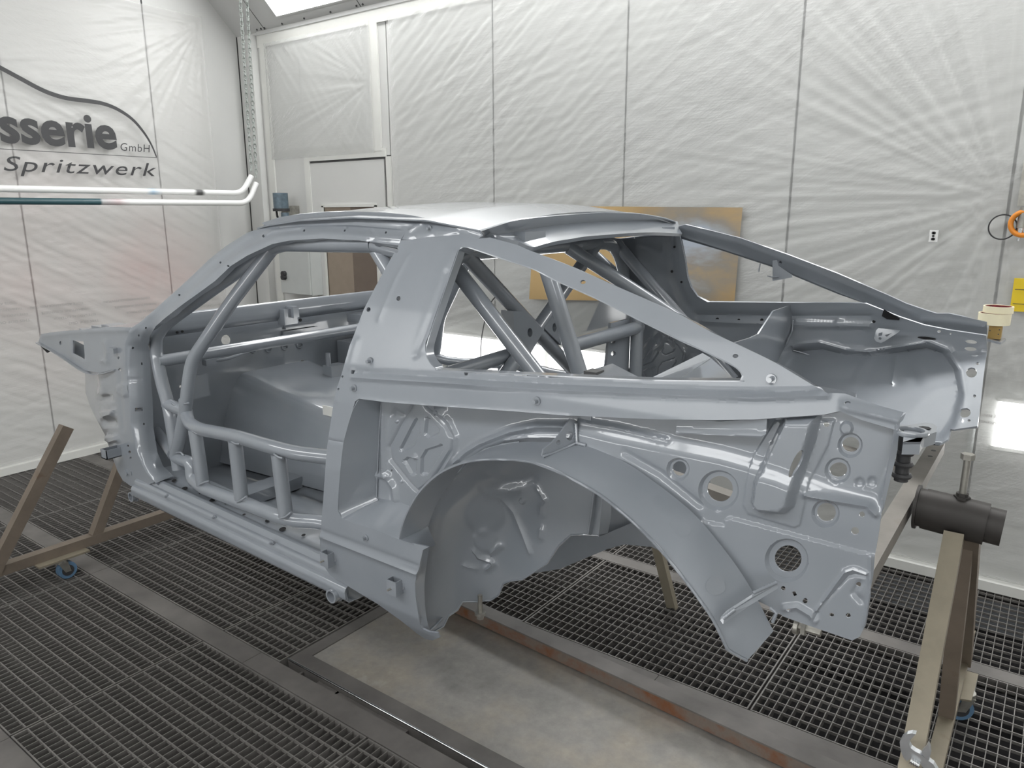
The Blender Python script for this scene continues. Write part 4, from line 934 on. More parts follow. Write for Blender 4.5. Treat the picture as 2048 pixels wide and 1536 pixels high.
APh = [circ((609,461),2,2.4,8), circ((690,461),2,2.4,8), circ((772,465),2,2.4,8), circ((528,472),2.5,3,8), circ((441,525),2,2.2,8), circ((458,532),2,2.2,8), circ((359,590),2,2.2,8), circ((292,656),2,2.2,8), circ((278,671),2.2,2.5,8), circ((266,696),2.2,2.5,8), circ((285,727),2.5,3.5,8), [(270,816),(286,815),(286,822),(270,823)], circ((288,848),2.2,2.5,8)]
a_pillar = panel('door_frame', APo, APh, apY, P_, car, (1.1,1.75), .02, 5, rel, 40, 5)
mirror(a_pillar)
rail = panel('roof_side_rail', [(523,446),(560,434),(600,428),(650,424),(700,423),(770,425),(820,430),(856,437),(900,447),(962,462),(966,471),(957,477),(930,469),(917,469),(870,474),(817,480),(803,479),(812,462),(745,456),(670,452),(595,453),(560,456),(535,453)], [circ((860,456),2.2,2.2,8)], lambda X, Z, px, py: sideY(X, Z)+.0, P_, car, (1.1,1.8), .004, 5,
    [('line',[(545,447),(600,440),(680,436),(760,440),(830,448)],4,.004), ('line',[(555,456),(600,451),(700,450),(800,458)],3,-.004), ('line',[(820,461),(836,450),(856,438)],3,.004), ('line',[(817,479),(870,473),(920,468)],2,-.004), ('line',[(865,437),(910,450),(960,465)],4,.004)])
mirror(rail); y_ = float(solve([(860,456)], sideY, 1.1, 1.8)[0][1]); stud(860, 457, y_, rail, .004, .012)

# ---- roof
def roofz(X, Y): return np.interp(X, [-2.24,-2.1,-1.95,-1.7,-1.4,-1.205], [1.637,1.660,1.675,1.685,1.677,1.650])-.047*(abs(Y-YC)/.585)**2.2
def roof(u, v):
    Y = YC-.585+1.17*v; k = 1-((Y-YC)/.585)**2; x0 = -2.165-.06*k; x1 = -1.222+.012*k; X = x0+(x1-x0)*u; return np.array((X, Y, float(roofz(X, Y))))
grid('roof_skin', roof, 44, 40, P_, car, .004, 60)
lt = [(960,460),(992,450),(1025,440),(1060,435),(1100,431),(1150,427),(1200,424),(1240,424.5),(1275,426),(1325,434),(1351,442)]
lb = [(964,471),(995,474),(1030,469),(1065,462),(1100,457),(1140,453),(1175,450),(1215,448),(1250,447),(1312,446),(1352,449)]
ruled('roof_spoiler_lip', [atX(*p, -1.212) for p in lt], [atX(*p, -1.245) for p in lb], P_, car, 4, .004)
hb = [(1035,492),(1060,502),(1085,496),(1110,490),(1140,485),(1170,480),(1205,477),(1240,474),(1275,472),(1310,471),(1361,473)]
ruled('hatch_header', [atX(p[0], p[1]-1, -1.245) for p in lb], [atX(*p, -1.165) for p in hb], P_, car, 5, .012, .006)
ha = [(985,476),(1040,476),(1100,468),(1160,462),(1230,458),(1300,458),(1352,457)]
v, f = sweep(spline([atX(*p, -1.215) for p in ha], 5), .008, 8); mesh_obj('hatch_seal_rib', v, f, P_, car, 60)
for c in ((1062,473),(1330,462)):
    p = atX(*c, -1.20); MB().box(p[0]-.02, p[0]+.015, p[1]-.05, p[1]+.05, p[2]-.012, p[2]+.014).obj('hinge_mount', P_, car)
# windscreen header and A-pillar tops
v, f = sweep(spline([(-2.15,1.55,1.60),(-2.2,1.75,1.628),(-2.215,2.1,1.638),(-2.2,2.45,1.628),(-2.15,2.65,1.60)], 8), .022, 10); mesh_obj('windscreen_header', v, f, P_, car, 60)

# ---- front wing rail and inner wing in front of the hinge post
def fwY(X, Z, px, py): return 1.335+.05*np.clip((250-px)/170, 0, 1)
rail_f = panel('wing_rail', [(82,668),(110,664),(167,659),(215,654),(262,655),(252,687),(238,690),(233,737),(200,746),(170,741),(120,708),(77,684)], [[(146,681),(167,683),(170,719),(147,706)], circ((121,686),2.5,4,8)], fwY, P_, car, (1.2,1.6), .006, 6,
    [('line',[(212,685),(216,700),(214,722),(206,722)],4,.006), ('line',[(85,672),(160,664),(255,660)],4,.004), ('line',[(142,678),(144,708),(172,724)],3,.004)])
mirror(rail_f)
A_ = solve([(82,668),(110,664),(167,659),(215,654),(262,655)], fwY, 1.2, 1.6); top = ruled('wing_rail_top', list(A_), list(A_+np.array((0,.17,.004))), P_, car, 3, .004); mirror(top)
A_ = solve([(77,684),(120,708),(170,741),(200,746),(233,738)], fwY, 1.2, 1.6); ruled('wing_rail_flange', list(A_+np.array((0,-.012,0))), list(A_+np.array((0,.12,.01))), P_, car, 2, .005)
p = atY(88, 689, 1.40); MB().cyl(p, p+np.array((0,.02,-.03)), .016, 12).obj('rubber_stop', M['rubber'], car, 40)
m = MB()
for c in ((205,655),(225,653),(180,661)):
    p = atY(*c, 1.42); m.box(p[0]-.05, p[0]+.06, p[1]-.02, p[1]+.05, p[2]-.006, p[2]+.006)
m.obj('strut_tower_plate', P_, car)
def inY(X, Z, px, py): return 1.325+.20*np.clip((250-px)/85, 0, 1.1)**2
rel = [('poly',[(200,790),(222,790),(224,800),(200,803)],8,-.010), ('poly',[(202,822),(228,820),(226,830),(208,835)],5,.010), ('poly',[(205,840),(230,838),(232,850),(208,852)],8,-.010), ('poly',[(212,872),(234,871),(238,880),(222,886),(214,882)],5,.010), ('disc',(247,780),14,4,.004), ('line',[(205,750),(208,770),(204,790)],8,.012), ('line',[(240,740),(241,800),(246,860)],4,-.004)]
inner_wing = panel('inner_wing', [(234,690),(251,687),(251,735),(260,797),(262,847),(272,897),(280,922),(292,945),(310,964),(290,972),(261,972),(245,960),(235,942),(225,915),(210,870),(195,842),(180,812),(171,785),(170,742),(200,745),(233,737)], [circ((237,716),2.2,3,8), circ((238,740),2.2,3,8), circ((259,904),2.5,3,8), circ((256,892),2,2.5,8), circ((261,916),2,2.5,8)], inY, P_, car, (1.2,1.8), .004, 5, rel)
mirror(inner_wing)
def openbox(name, c, Y, w, h, d):
    p = atY(c[0], c[1], Y); e = .003; x0, x1, z0, z1, ya, yb = p[0]-w/2, p[0]+w/2, p[2]-h/2, p[2]+h/2, p[1]-d, p[1]
    return MB().box(x0, x1, ya, ya+e, z0, z1).box(x0, x0+e, ya, yb, z0, z1).box(x1-e, x1, ya, yb, z0, z1).box(x0, x1, ya, yb, z0, z0+e).obj(name, P_, car)
openbox('open_bracket', (246,899), 1.345, .045, .036, .075)
MB().cyl(atY(256,944,1.33), atY(256,944,1.33)+np.array((0,-.012,0)), .012, 12).box(*(lambda p: (p[0], p[0]+.04, p[1]-.008, p[1]+.002, p[2]-.008, p[2]+.008))(atY(256,942,1.33))).obj('wing_bracket', P_, car, 40)
MB().box(*(lambda p: (p[0]-.017, p[0]+.017, p[1]-.02, p[1]+.005, p[2]-.010, p[2]+.010))(atY(233,700,1.335))).obj('hinge_tab', P_, car)

# ---- interior: dash panel, firewall, tunnel, floor
def dash(u, v):
    prof = [(-2.802,1.264),(-2.799,1.262),(-2.796,1.25),(-2.795,1.225),(-2.798,1.20),(-2.815,1.182),(-2.88,1.176)]; k = v*(len(prof)-1); i = min(int(k), len(prof)-2); t = k-i
    return np.array((prof[i][0]*(1-t)+prof[i+1][0]*t, 1.44+u*1.32, prof[i][1]*(1-t)+prof[i+1][1]*t))
d_ = grid('dash_panel', dash, 30, 18, P_, car, .004, 50)
p = atX(571, 634, -2.80); MB().box(p[0]-.01, p[0]+.04, p[1]-.035, p[1]+.035, p[2]-.03, p[2]+.04).box(p[0], p[0]+.06, p[1]+.0, p[1]+.03, p[2]+.0, p[2]+.05).obj('column_bracket', P_, d_)
for c, r in (((583,635),.010), ((600,640),.008), ((354,665),.005), ((364,663),.005)):
    p = atX(*c, -2.797); MB().cyl(p, p+np.array((.004,0,0)), r, 12).obj('dash_hole', M['hole'], d_)
fw = panelX('firewall', [(285,690),(320,675),(440,655),(560,640),(760,610),(860,600),(860,760),(700,830),(560,860),(430,940),(300,960),(270,880)], [circ((452,680),9.5,10.5,20), circ((398,776),6.5,10,14,.3), circ((361,773),2.4,2.8,10)], -2.93, P_, car)
ru = [('line',)]
for c in ((507,700),(538,698),(570,694),(600,690)):
    p = atX(*c, -2.925); MB().torus(p, (1,0,0), .016, .004, 16, 6, .8).obj('grommet_ring', P_, fw, 60)
for c, w, h in (((600,662),.10,.022), ((600,650),.09,.02)):
    p = atX(*c, -2.925); MB().box(p[0]-.002, p[0]+.010, p[1]-w, p[1]+w, p[2]-h/2, p[2]+h/2).obj('pressed_rib', P_, fw)
tube('heater_pipe', XP([(425,722,-2.86),(455,718,-2.84),(490,705,-2.84),(530,692,-2.86)]), .007, P_, car, .02, 8)
MB().box(*(lambda p: (p[0]-.01, p[0]+.02, p[1]-.03, p[1]+.03, p[2]-.012, p[2]+.012))(atX(420,723,-2.87))).obj('pipe_bracket', P_, car)
def tunnel(u, v):
    prof = [(-.34,0),(-.33,.10),(-.30,.45),(-.25,.80),(-.215,.93),(-.19,.985),(-.14,1.0),(.14,1.0),(.19,.985),(.215,.93),(.25,.80),(.30,.45),(.33,.10),(.34,0)]; k = v*(len(prof)-1); i = min(int(k), len(prof)-2); t = k-i
    X = -2.97+u*1.40; zt = .952-.17*(X+2.945); zt = max(zt, .74); sc_ = 1-.25*u; y = (prof[i][0]*(1-t)+prof[i+1][0]*t)*sc_; a = prof[i][1]*(1-t)+prof[i+1][1]*t
    return np.array((X, YC+y, .565+a*(zt-.565)))
tn = grid('transmission_tunnel', tunnel, 30, 39, P_, car, .004, 50)
for c in ((540,755),(597,790),(640,812),(605,722)):
    q = ray(c); p = atY(c[0], c[1], 2.0); MB().cyl(p, p+np.array((0,0,.004)), .006, 8).obj('tunnel_rivet', M['seam'], tn)
weld('weld_bead', [(-2.95,1.77,.57),(-2.96,1.83,.74),(-2.965,1.88,.88),(-2.97,1.93,.94)], .005, P_, tn)
p = atY(655, 822, 1.9); MB().box(p[0]-.03, p[0]+.08, p[1], p[1]+.004, p[2]-.02, p[2]+.02).obj('shifter_opening', M['trimw'], tn)
def floorp(u, v):
    X = -2.93+u*1.48; Y = 1.44+1.32*v; return np.array((X, Y, .552+.006*math.sin(v*70)*(1 if .1 < u < .75 else 0)))
grid('floor_pan', floorp, 12, 80, P_, car, .004, 60)
MB().box(-2.50, -2.40, 1.45, 1.80, .553, .60).obj('seat_crossmember', P_, car); MB().box(-1.95, -1.86, 1.45, 1.83, .553, .61).obj('seat_crossmember', P_, car)
MB().box(-2.92, -2.6, 2.46, 2.74, .75, 1.02).obj('footwell_box', P_, car)
MB().box(-2.80, -2.60, 2.43, 2.72, 1.13, 1.17).obj('relay_tray', P_, car)
p = atX(668, 742, -2.7); MB().box(p[0]-.03, p[0]+.03, p[1]-.04, p[1]+.05, p[2]-.03, p[2]+.03).cyl(p+np.array((0,-.03,.03)), p+np.array((0,-.03,.09)), .012, 10).obj('pedal_mount', P_, car, 40)
MB().prism(XP([(375,755,-2.8),(415,748,-2.8),(420,790,-2.8),(385,800,-2.8)]), (-.01,0,0)).obj('pedal_plate', P_, car)

# ---- roll cage
cage = MB().box(-1.44,-1.38,1.44,1.50,.556,.566).box(-1.44,-1.38,2.70,2.76,.556,.566).obj('roll_cage', P_, car)
TR = .0235
def ct(pts, r=TR, R=.09, both=True):
    o = tube('cage_tube', pts, r, P_, cage, R)
    if both: mirror(o, cage)
    return o
ct([(-1.41,1.47,.56),(-1.41,1.47,1.25),(-1.41,1.60,1.535),(-1.41,2.60,1.535),(-1.41,2.73,1.25),(-1.41,2.73,.56)], both=False, R=.12)
ct(YP([(748,490,1.53),(560,489,1.55),(525,508,1.54),(420,582,1.47),(330,648,1.42),(312,676,1.415),(312,705,1.415),(322,760,1.415),(337,810,1.415),(347,872,1.415),(357,938,1.415)]), R=.05)
ct([atY(748,490,1.53), np.array((-1.41,1.56,1.52))], R=.02)
ct(YP([(543,498,1.545),(462,605,1.49),(384,720,1.43),(376,770,1.42),(372,812,1.415),(358,885,1.412),(351,912,1.415)]), R=.06)
a = atX(332, 720, -2.70); ct([(-2.70,1.41,1.108),(-2.70,2.79,1.108)], both=False)
ct(YP([(370,800,1.44),(372,826,1.42),(378,845,1.395),(397,858,1.372),(470,872,1.36),(540,893,1.36),(590,906,1.375),(655,914,1.40)])+[np.array((-1.41,1.47,.95))], R=.06)
ct(YP([(352,915,1.415),(383,926,1.40),(384,958,1.39),(408,977,1.375),(470,1000,1.365),(557,1033,1.365),(590,1041,1.38),(645,1044,1.41)])+[np.array((-1.41,1.47,.66))], R=.035)
for a, b in (((390,860,1.375),(406,970,1.375)), ((470,882,1.36),(483,998,1.365)), ((556,908,1.362),(572,1034,1.365))): ct([atY(*a), atY(*b)])
ct(YP([(334,808,1.415),(370,822,1.415)])); ct(YP([(312,862,1.50),(347,908,1.415)]), R=.02)
for L in ([(343,806,1.40),(350,811,1.40),(347,822,1.40)], [(362,815,1.40),(368,808,1.40),(378,806,1.40)], [(352,905,1.40),(362,905,1.40),(368,912,1.40)], [(385,862,1.355),(393,867,1.352),(400,868,1.356)], [(398,970,1.357),(408,965,1.354),(418,962,1.36)], [(463,883,1.34),(471,888,1.338),(479,888,1.34)], [(474,1005,1.345),(483,1000,1.343),(493,993,1.35)], [(548,908,1.342),(556,914,1.34),(566,917,1.343)], [(560,1037,1.345),(571,1034,1.343),(583,1024,1.35)]):
    weld('weld_bead', YP(L), .004, P_, cage)
ct([np.array((-1.64,1.545,1.55)), np.array((-1.42,1.49,1.36))])
# cross brace in the main hoop with gusset plates
xh = -1.41
d1a = atX(930, 508, xh); d1b = atX(1145, 740, xh); e = d1b+(d1b-d1a)*.7; ct([d1a, e], both=False)
d2a = atX(1197, 482, xh); d2b = atX(1012, 747, xh); e = d2b+(d2b-d2a)*.55; ct([d2a, d2b], both=False); ct([d2b, e], both=False)
def gus(L, hole):
    return panelX('gusset_plate', L, [hole], xh+.024, P_, cage, .05, 8)
gus([(1027,622),(1050,624),(1088,660),(1061,708),(1029,677)], circ((1060,665),5,9,14)); gus([(1088,656),(1112,622),(1122,640),(1122,690)], circ((1109,655),4,9,14))
# back stays and rear braces
ct([(-1.41,1.60,1.525), (-1.10,1.60,1.226), (-.92,1.60,1.05)]); 
ct([(-1.41,2.227,1.534), (-1.147,2.40,1.335), (-.88,2.57,1.13)], both=False)
ct([atY(1092,532,1.75), atY(1160,750,1.75), atY(1168,775,1.75)], both=False)
ct([atX(1142,691,-1.2), atX(1278,654,-1.2)], both=False)
ct([atX(897,748,-1.45), atX(1038,704,-1.45)], both=False)
p = atX(1274, 650, -1.2); ct([p+np.array((0,0,.03)), p+np.array((0,0,-.5))], both=False)
panelX('perforated_plate', [(1222,646),(1258,638),(1258,748),(1211,748)], [circ((1226,682),5,5,12), circ((1227,707),5,5,12)], -1.22, P_, cage, .01, 12)
# ---- rear inner bracing plates
def flat(name, L, t=(0,0,-.006)): return MB().prism(YP(L), t).obj(name, P_, car)
flat('shelf_plate', [(1140,757,1.52),(1177,741,1.60),(1225,727,1.68),(1289,760,1.52)]); MB().box(*(lambda p: (p[0]-.015, p[0]+.02, p[1]-.02, p[1]+.02, p[2]-.004, p[2]+.012))(atY(1186,750,1.57))).obj('shelf_bracket', M['seam'], car)
flat('shelf_brace', [(1296,765,1.52),(1300,757,1.55),(1405,706,1.85),(1422,716,1.85),(1345,766,1.52)]); flat('shelf_brace', [(1345,766,1.53),(1422,716,1.86),(1470,760,1.56),(1400,768,1.50)], (0,.004,-.03))
panel('pillar_gusset', [(1172,663),(1200,601),(1216,606),(1263,632),(1256,642)], [], lambda X, Z, px, py: 2.45+0*X, P_, car, (2,2.8), .004, 10)

# ---- far inner side, boot
def fiY(X, Z, px, py): return mirY(sideY(X, Z))-.080-.0026*np.clip(py-705, 0, 400)*np.clip((px-1480)/60, 0, 1)-.08*np.clip((1300-px)/60, 0, 1)*0
rel = [('line',[(1235,480),(1250,600),(1262,740)],10,.02), ('line',[(1340,480),(1350,560),(1372,610)],8,-.010), ('line',[(1400,642),(1480,646),(1560,648),(1740,652)],5,.008), ('line',[(1395,630),(1560,632),(1740,632)],5,-.008), ('poly',[(1590,640),(1745,644),(1748,656),(1590,658)],4,.006),
       ('poly',[(1560,735),(1580,700),(1640,695),(1690,708),(1740,710),(1800,700),(1850,692),(1885,705),(1910,740),(1920,790),(1905,850),(1880,880),(1700,880),(1560,790)],14,-.045), ('line',[(1570,725),(1590,688),(1640,684),(1690,698),(1740,702),(1810,692),(1860,684),(1900,700),(1925,740),(1932,790),(1925,840)],4,.008),
       ('line',[(1788,722),(1780,770)],5,.012), ('line',[(1740,710),(1705,770)],8,.012), ('line',[(1810,720),(1830,760)],12,-.012), ('disc',(1680,645),9,4,.004),
       ('line',[(1310,672),(1322,660),(1330,668),(1322,690),(1310,700),(1300,720)],5,.012), ('poly',[(1335,675),(1345,668),(1342,690),(1330,705)],5,-.010), ('poly',[(1352,680),(1375,690),(1360,705),(1350,700)],5,-.010), ('poly',[(1318,720),(1335,715),(1335,738),(1320,740)],5,-.010)]
FIh = [circ((1942,684),12,4,14,.08), circ((1941,698),12,4,14,.08), circ((1943,745),11,10,16), circ((1930,825),11.5,9.5,16), circ((1955,727),3.2,3,10), circ((1949,792),3.2,3,10), circ((1938,841),3.2,2.5,10), circ((1878,663),4,3,10), circ((1901,668),2.4,2.2,8)]
far_inner = panel('inner_quarter_panel', [(1228,480),(1300,474),(1360,473),(1370,520),(1375,555),(1382,575),(1395,593),(1415,604),(1600,606),(1732,607),(1800,634),(1848,650),(1898,660),(1972,671),(1974,700),(1966,760),(1962,800),(1955,852),(1900,860),(1897,878),(1880,888),(1800,880),(1700,860),(1480,800),(1290,790),(1262,740),(1250,640)], FIh, fiY, P_, car, (1.5,3.1), .005, 6.5, rel, 40)
for c, r in (((1349,494),2), ((1344,543),2.5), ((1363,564),2), ((1435,639),3.5), ((1478,640),2.5), ((1524,640),3), ((1343,617),3), ((1748,643),2.5)):
    q = solve([c], fiY, 1.5, 3.1)[0]; MB().cyl(q+np.array((0,.001,0)), q+np.array((0,-.002,0)), r/470, 10).obj('panel_hole', M['hole'], far_inner)
def slot(L, nm='panel_slot'): Q = solve(L, fiY, 1.5, 3.1); Q[:,1] -= .004; return mesh_obj(nm, Q, [tuple(range(len(Q)))], M['hole'], far_inner)
slot(circ((1854,676),19,2.6,14,.10)); slot([(1768,618),(1800,636),(1799,640),(1774,638),(1764,632)])
far_skin = panel('quarter_skin', [(1232,478),(1300,470),(1357,454),(1370,450),(1425,463),(1480,477),(1575,510),(1675,548),(1775,591),(1812,608),(1850,621),(1873,628),(1898,628),(1935,636),(1972,645),(1972,668),(1898,655),(1848,655),(1740,650),(1420,645),(1260,645)],
    [[(1364,478),(1440,500),(1547,535),(1675,588),(1728,606),(1600,605),(1417,603),(1396,592),(1384,574),(1377,555),(1372,520)]], lambda X, Z, px, py: mirY(sideY(X, Z)), P_, car, (1.8,3.1), .004, 10)
fb = panel('rear_pillar', [(1357,453),(1370,449),(1425,462),(1480,476),(1575,509),(1675,547),(1775,590),(1812,607),(1850,620),(1873,627),(1898,627),(1935,635),(1974,644),(1974,669),(1898,660),(1848,650),(1800,634),(1675,585),(1547,532),(1440,497),(1359,472)], [circ((1561,525),2.8,3,10)], lambda X, Z, px, py: mirY(sideY(X, Z))-.02, P_, car, (1.8,3.1), .005, 7,
    [('line',[(1366,458),(1480,486),(1675,560),(1830,628)],5,.004), ('line',[(1362,468),(1440,492),(1675,580),(1800,630)],4,-.004), ('line',[(1845,640),(1880,640),(1970,652)],6,.008)], 40)
flat('pillar_clip', [(1545,521,2.70),(1553,520,2.70),(1557,532,2.70),(1584,550,2.70),(1584,555,2.70),(1545,562,2.70)], (0,.003,0)); flat('pillar_clip', [(1519,527,2.71),(1521,527,2.71),(1518,544,2.71),(1516,543,2.71)], (0,.004,0))
p = atY(1535, 552, 2.69); tube('clip_wire', [p, p+np.array((.02,0,-.004)), p+np.array((.04,0,.0))], .002, P_, car, .01, 6)
gx = -.784
panelX('boot_gusset', [(1591,607),(1587,640),(1584,660),(1572,690),(1552,728),(1520,713),(1517,668),(1532,645),(1547,622)], [], gx, P_, car, .005, 10)
panelX('boot_gusset', [(1467,686),(1500,676),(1517,668),(1520,713),(1500,703)], [], gx+.01, P_, car, .005, 12)
weld('weld_bead', XP([(1586,640,gx+.005),(1584,662,gx+.005),(1572,690,gx+.005)]), .004, P_, car)
# triangular hinge bracket
panel('hinge_bracket', [(1752,661),(1757,656),(1800,661),(1798,664),(1770,682),(1762,686),(1752,683),(1748,676)], [circ((1760,677),3,3,10), [(1757,667),(1765,664),(1764,671),(1757,672)], [(1770,670),(1784,666),(1773,674)]], lambda X, Z, px, py: 2.72+0*X, P_, car, (2.4,2.95), .004, 4)
flat('boot_floor_flange', [(1638,772,2.0),(1660,776,2.0),(1712,786,2.0),(1711,794,2.0),(1690,788,2.0),(1655,787,2.0)], (0,.01,-.01))
MB().cyl(atY(1897,855,2.55), atY(1950,852,2.62), .008, 10).obj('tail_edge_roll', P_, car, 40)
flat('tail_ledge', [(1958,674,2.80),(1975,672,2.88),(2012,677,2.88),(2002,684,2.80)], (0,0,-.008))
# ================================================================== ROTISSERIE STANDS, TOOLS
t = thing('rotisserie_stand', 'rear rotisserie stand with dark steel hub pipe on weathered steel legs', 'stand', (-.12, YC, 0), 'rotisserie stands carrying the car shell')
MB().beam((-.267,1.60,.880), (-.267,2.75,.880), .043, .040).obj('cross_beam', M['beamsteel'], t)
for y in (2.56,2.63,2.70): MB().cyl((-.264,y,.8995), (-.264,y,.9008), .007, 10).obj('beam_hole', M['seam'], t)
MB().cyl((-.228,YC,.893), (-.235,YC,.893), .058, 28).cyl((-.235,YC,.893), (-.205,YC,.893), .050, 28).obj('weld_collar', M['darkpipe'], t, 40)
MB().ringtube((-.215,YC,.892), (-.075,YC,.884), .053, .046, 32).obj('outer_pipe', M['darkpipe'], t, 40)
MB().ringtube((-.23,YC,.893), (-.040,YC,.882), .0455, .038, 32).obj('inner_pipe', M['darkpipe'], t, 40)
b = atY(1928, 1005, YC); bx_, bz_ = -.135, .945
MB().cyl((bx_,YC,bz_-.012), (bx_,YC,bz_), .019, 6).cyl((bx_,YC,bz_), (bx_,YC,bz_+.008), .014, 12).obj('welded_nut', M['darkpipe'], t, 30)
MB().cyl((bx_,YC,bz_), (bx_,YC,bz_+.098), .0085, 14).cyl((bx_,YC,bz_+.098), (bx_,YC,bz_+.112), .016, 6).obj('clamp_bolt', M['galv'], t, 30)
MB().beam((-.138,2.06,.85), (-.130,1.40,.13), .050, .044, (1,0,0)).obj('leg', M['oldsteel'], t)
MB().beam((-.105,2.10,.85), (-.103,2.76,.14), .045, .042, (1,0,0)).obj('leg', M['rawsteel'], t)
MB().beam((-.118,2.12,.85), (-.114,2.39,.14), .04, .042, (1,0,0)).obj('leg', M['rawsteel'], t)
MB().beam((-.113,1.25,.125), (-.113,2.98,.125), .043, .045).obj('base_beam', M['oldsteel'], t)
MB().beam((-.155,1.25,.125), (-.113,1.25,.125), .05, .045).obj('base_beam_end', M['oldsteel'], t)
def caster(x, y, parent, ax=(1.0,0.0)):
    ax = np.array((ax[0],ax[1],0.0)); ax /= np.linalg.norm(ax); fw_ = np.array((-ax[1],ax[0],0.0)); c = np.array((x,y,0.0))
    def q(a, f, z): return c+ax*a+fw_*f+np.array((0,0,z))
    MB().cyl((x,y,.082), (x,y,.098), .026, 16).prism([q(-.024,-.02,.085),q(-.024,.02,.085),q(-.024,.03,.035),q(-.024,.005,.035)], ax*.004).prism([q(.020,-.02,.085),q(.020,.02,.085),q(.020,.03,.035),q(.020,.005,.035)], ax*.004).obj('caster_fork', M['galv'], parent, 30)
    MB().cyl(q(-.017,.018,.040), q(.017,.018,.040), .040, 24).obj('caster_wheel', M['blue'], parent, 40)
    MB().cyl(q(-.0195,.018,.040), q(.0195,.018,.040), .026, 18).obj('caster_hub', M['rubber'], parent, 40)
MB().prism([atZ(1932,1341,.102),atZ(1957,1348,.102),atZ(1943,1401,.102),atZ(1912,1396,.102)], (0,0,-.006)).obj('caster_mount_plate', M['oldsteel'], t); w_ = atZ(1930, 1414, .04); caster(w_[0], w_[1], t, (-.45,1)); MB().box(-.15, -.03, 1.32, 1.42, .097, .103).obj('caster_mount_plate', M['oldsteel'], t); caster(-.09, 1.36, t)
for y in (1.78, 2.42): MB().beam((-.285,y,.88), (-.95,y,.97), .04, .035).obj('support_arm', M['beamsteel'], t)
t = thing('rotisserie_stand', 'front rotisserie stand of brown steel tube with open-ended leg, left of the car', 'stand', (-3.6, 1.6, 0), 'rotisserie stands carrying the car shell')
XF = -3.60
a = atX(-40, 1152, XF); c_ = atX(335, 1036, XF)
MB().beam((XF,.80,.125), (XF,2.75,.125), .05, .045).obj('base_beam', M['rawsteel'], t)
p0 = atX(-6, 1128, XF+.02); p1 = atX(133, 853, XF+.02); MB().beam(p0+np.array((0,-.02,-.03)), p1, .05, .045, (1,0,0), True).obj('leg', M['rawsteel'], t)
p0 = atX(190, 1070, XF); p1 = atX(238, 938, XF); MB().beam(p0, p0+(p1-p0)*2.6, .045, .045, (1,0,0)).obj('leg', M['rawsteel'], t)
MB().beam((XF,2.6,.14), (XF,2.15,.92), .045, .045, (1,0,0)).obj('leg', M['rawsteel'], t)
MB().cyl((XF-.06,YC,.93), (XF+.55,YC,.93), .05, 24).obj('hub_pipe', M['darkpipe'], t, 40)
MB().prism([(XF-.06,1.20,.095),(XF+.07,1.20,.095),(XF+.07,1.42,.095),(XF-.06,1.42,.095)], (0,0,.008)).obj('caster_mount_plate', M['oldsteel'], t)
caster(XF+.045, 1.30, t); caster(XF, 2.60, t)
# prop under the car
t = thing('prop_post', 'slim steel post standing on the grating, seen through the wheel arch', 'post', (-1.16, 2.71, 0))
p0 = np.array((-1.165,2.72,.0)); p1 = atY(1308, 1070, 2.72); MB().beam(p0, p0+(p1-p0)*1.6, .042, .018, (0,-1,0)).obj('post_body', M['oldsteel'], t); MB().beam(p0+np.array((.022,0,0)), p0+np.array((.022,0,0))+(p1-p0)*1.6, .004, .03, (0,-1,0)).obj('post_flange', M['oldsteel'], t)
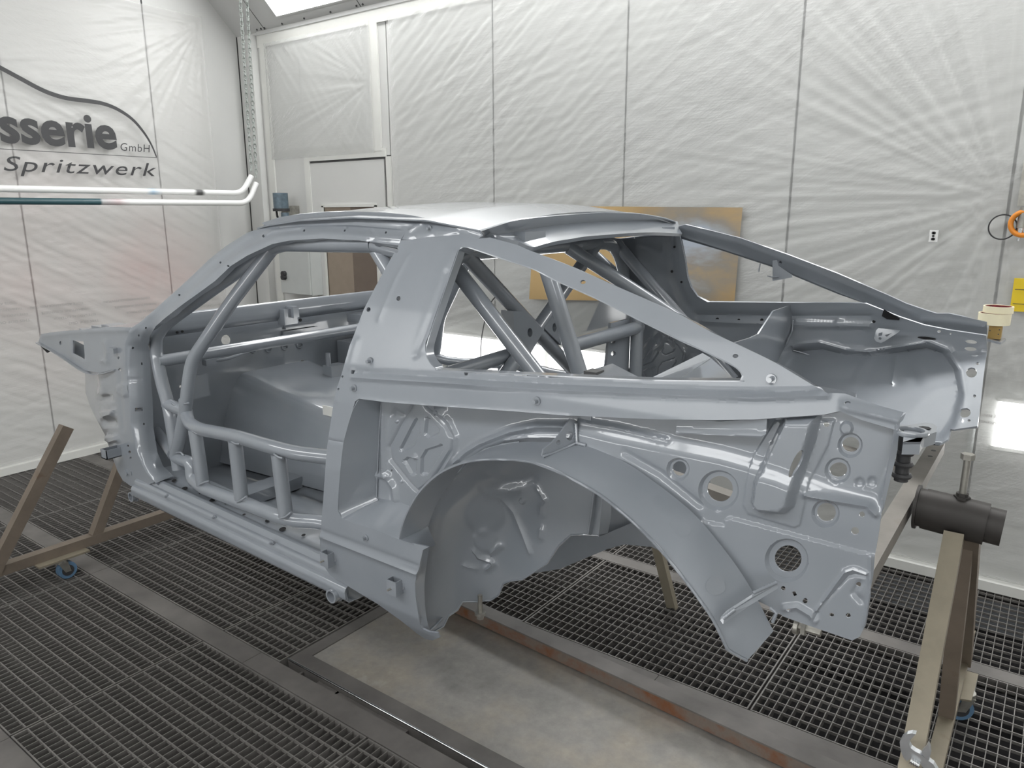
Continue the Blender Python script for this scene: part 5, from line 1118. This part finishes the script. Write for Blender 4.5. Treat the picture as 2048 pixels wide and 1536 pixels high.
# adjustable wrench hooked on the near leg
t = thing('adjustable_wrench', 'chrome adjustable wrench hooked on the leg of the rear stand', 'wrench', (-.12, 1.66, .4))
WYY = 1.63
def wp(L): return [atY(1648+p[0]/5.12, 1236+p[1]/5.12, WYY) for p in L]
head = [(940,1190),(900,1182),(850,1190),(800,1225),(775,1270),(780,1330),(795,1390),(820,1440),(850,1465),(905,1430),(985,1490),(1010,1530),(1060,1560),(1120,1640),(1180,1600),(1120,1500),(1040,1440),(980,1390),(930,1365),(890,1335),(872,1295),(880,1250),(905,1225)]
MB().prism(wp(head), (0,.014,0)).obj('wrench_head', M['wrench'], t)
MB().prism(wp([(1065,1290),(1085,1340),(1090,1400),(1075,1460),(1040,1440),(1000,1395),(1000,1375),(1035,1340)]), (0,.014,0)).obj('movable_jaw', M['wrench'], t)
a = wp([(885,1445)])[0]; b = wp([(975,1500)])[0]; a[1] -= .004; b[1] -= .004
v, f = sweep([a+(b-a)*k/16 for k in range(17)], .008, 10, lambda i: .0085 if i % 4 < 2 else .0062); mesh_obj('adjusting_screw', v, f, M['chrome'], t, 30)
# tape rolls on the far tail
bp = atY(1991, 662, 2.85); zt_ = atY(1991, 677, 2.85)[2]
w0 = atY(1978, 660, 2.85); w1 = atY(2004, 660, 2.85); zb = zt_+.001; zc = atY(1991, 650, 2.85)[2]
t = thing('wood_block', 'brown board block with drilled holes under the tape rolls', 'block', (bp[0], 2.85, zb))
MB().box(w0[0], w1[0], 2.83, 2.885, zb, zc).obj('block_body', M['wood'], t)
for x, z in ((w0[0]+.004, zc-.017), (w1[0]-.006, zc-.012), (w1[0]-.007, zb+.016)): MB().cyl((x,2.83,z), (x,2.8295,z), .0022, 8).obj('drilled_hole', M['seam'], t)
cR = atY(1991, 640, 2.86)[0]; r1 = .0405
def roll(x, y, z0, z1, r, label):
    t = thing('tape_roll', label, 'tape roll', (x, y, z0), 'masking tape rolls'); MB().ringtube((x,y,z0), (x,y,z1), r, r*.9, 36).obj('tape_winding', M['cream'], t, 40); MB().ringtube((x,y,z0+.001), (x,y,z1-.001), r*.899, r*.84, 36).obj('core', M['redcore'], t, 40)
zm = atY(1991, 626, 2.86)[2]; ze = atY(1991, 612, 2.86)[2]
roll(cR-.004, 2.862, zc+.001, zm, .046, 'lower cream masking tape roll in the stack on the car\'s far tail'); roll(cR+.003, 2.866, zm+.001, ze, .0425, 'upper cream masking tape roll with dark red core, stacked on another roll')
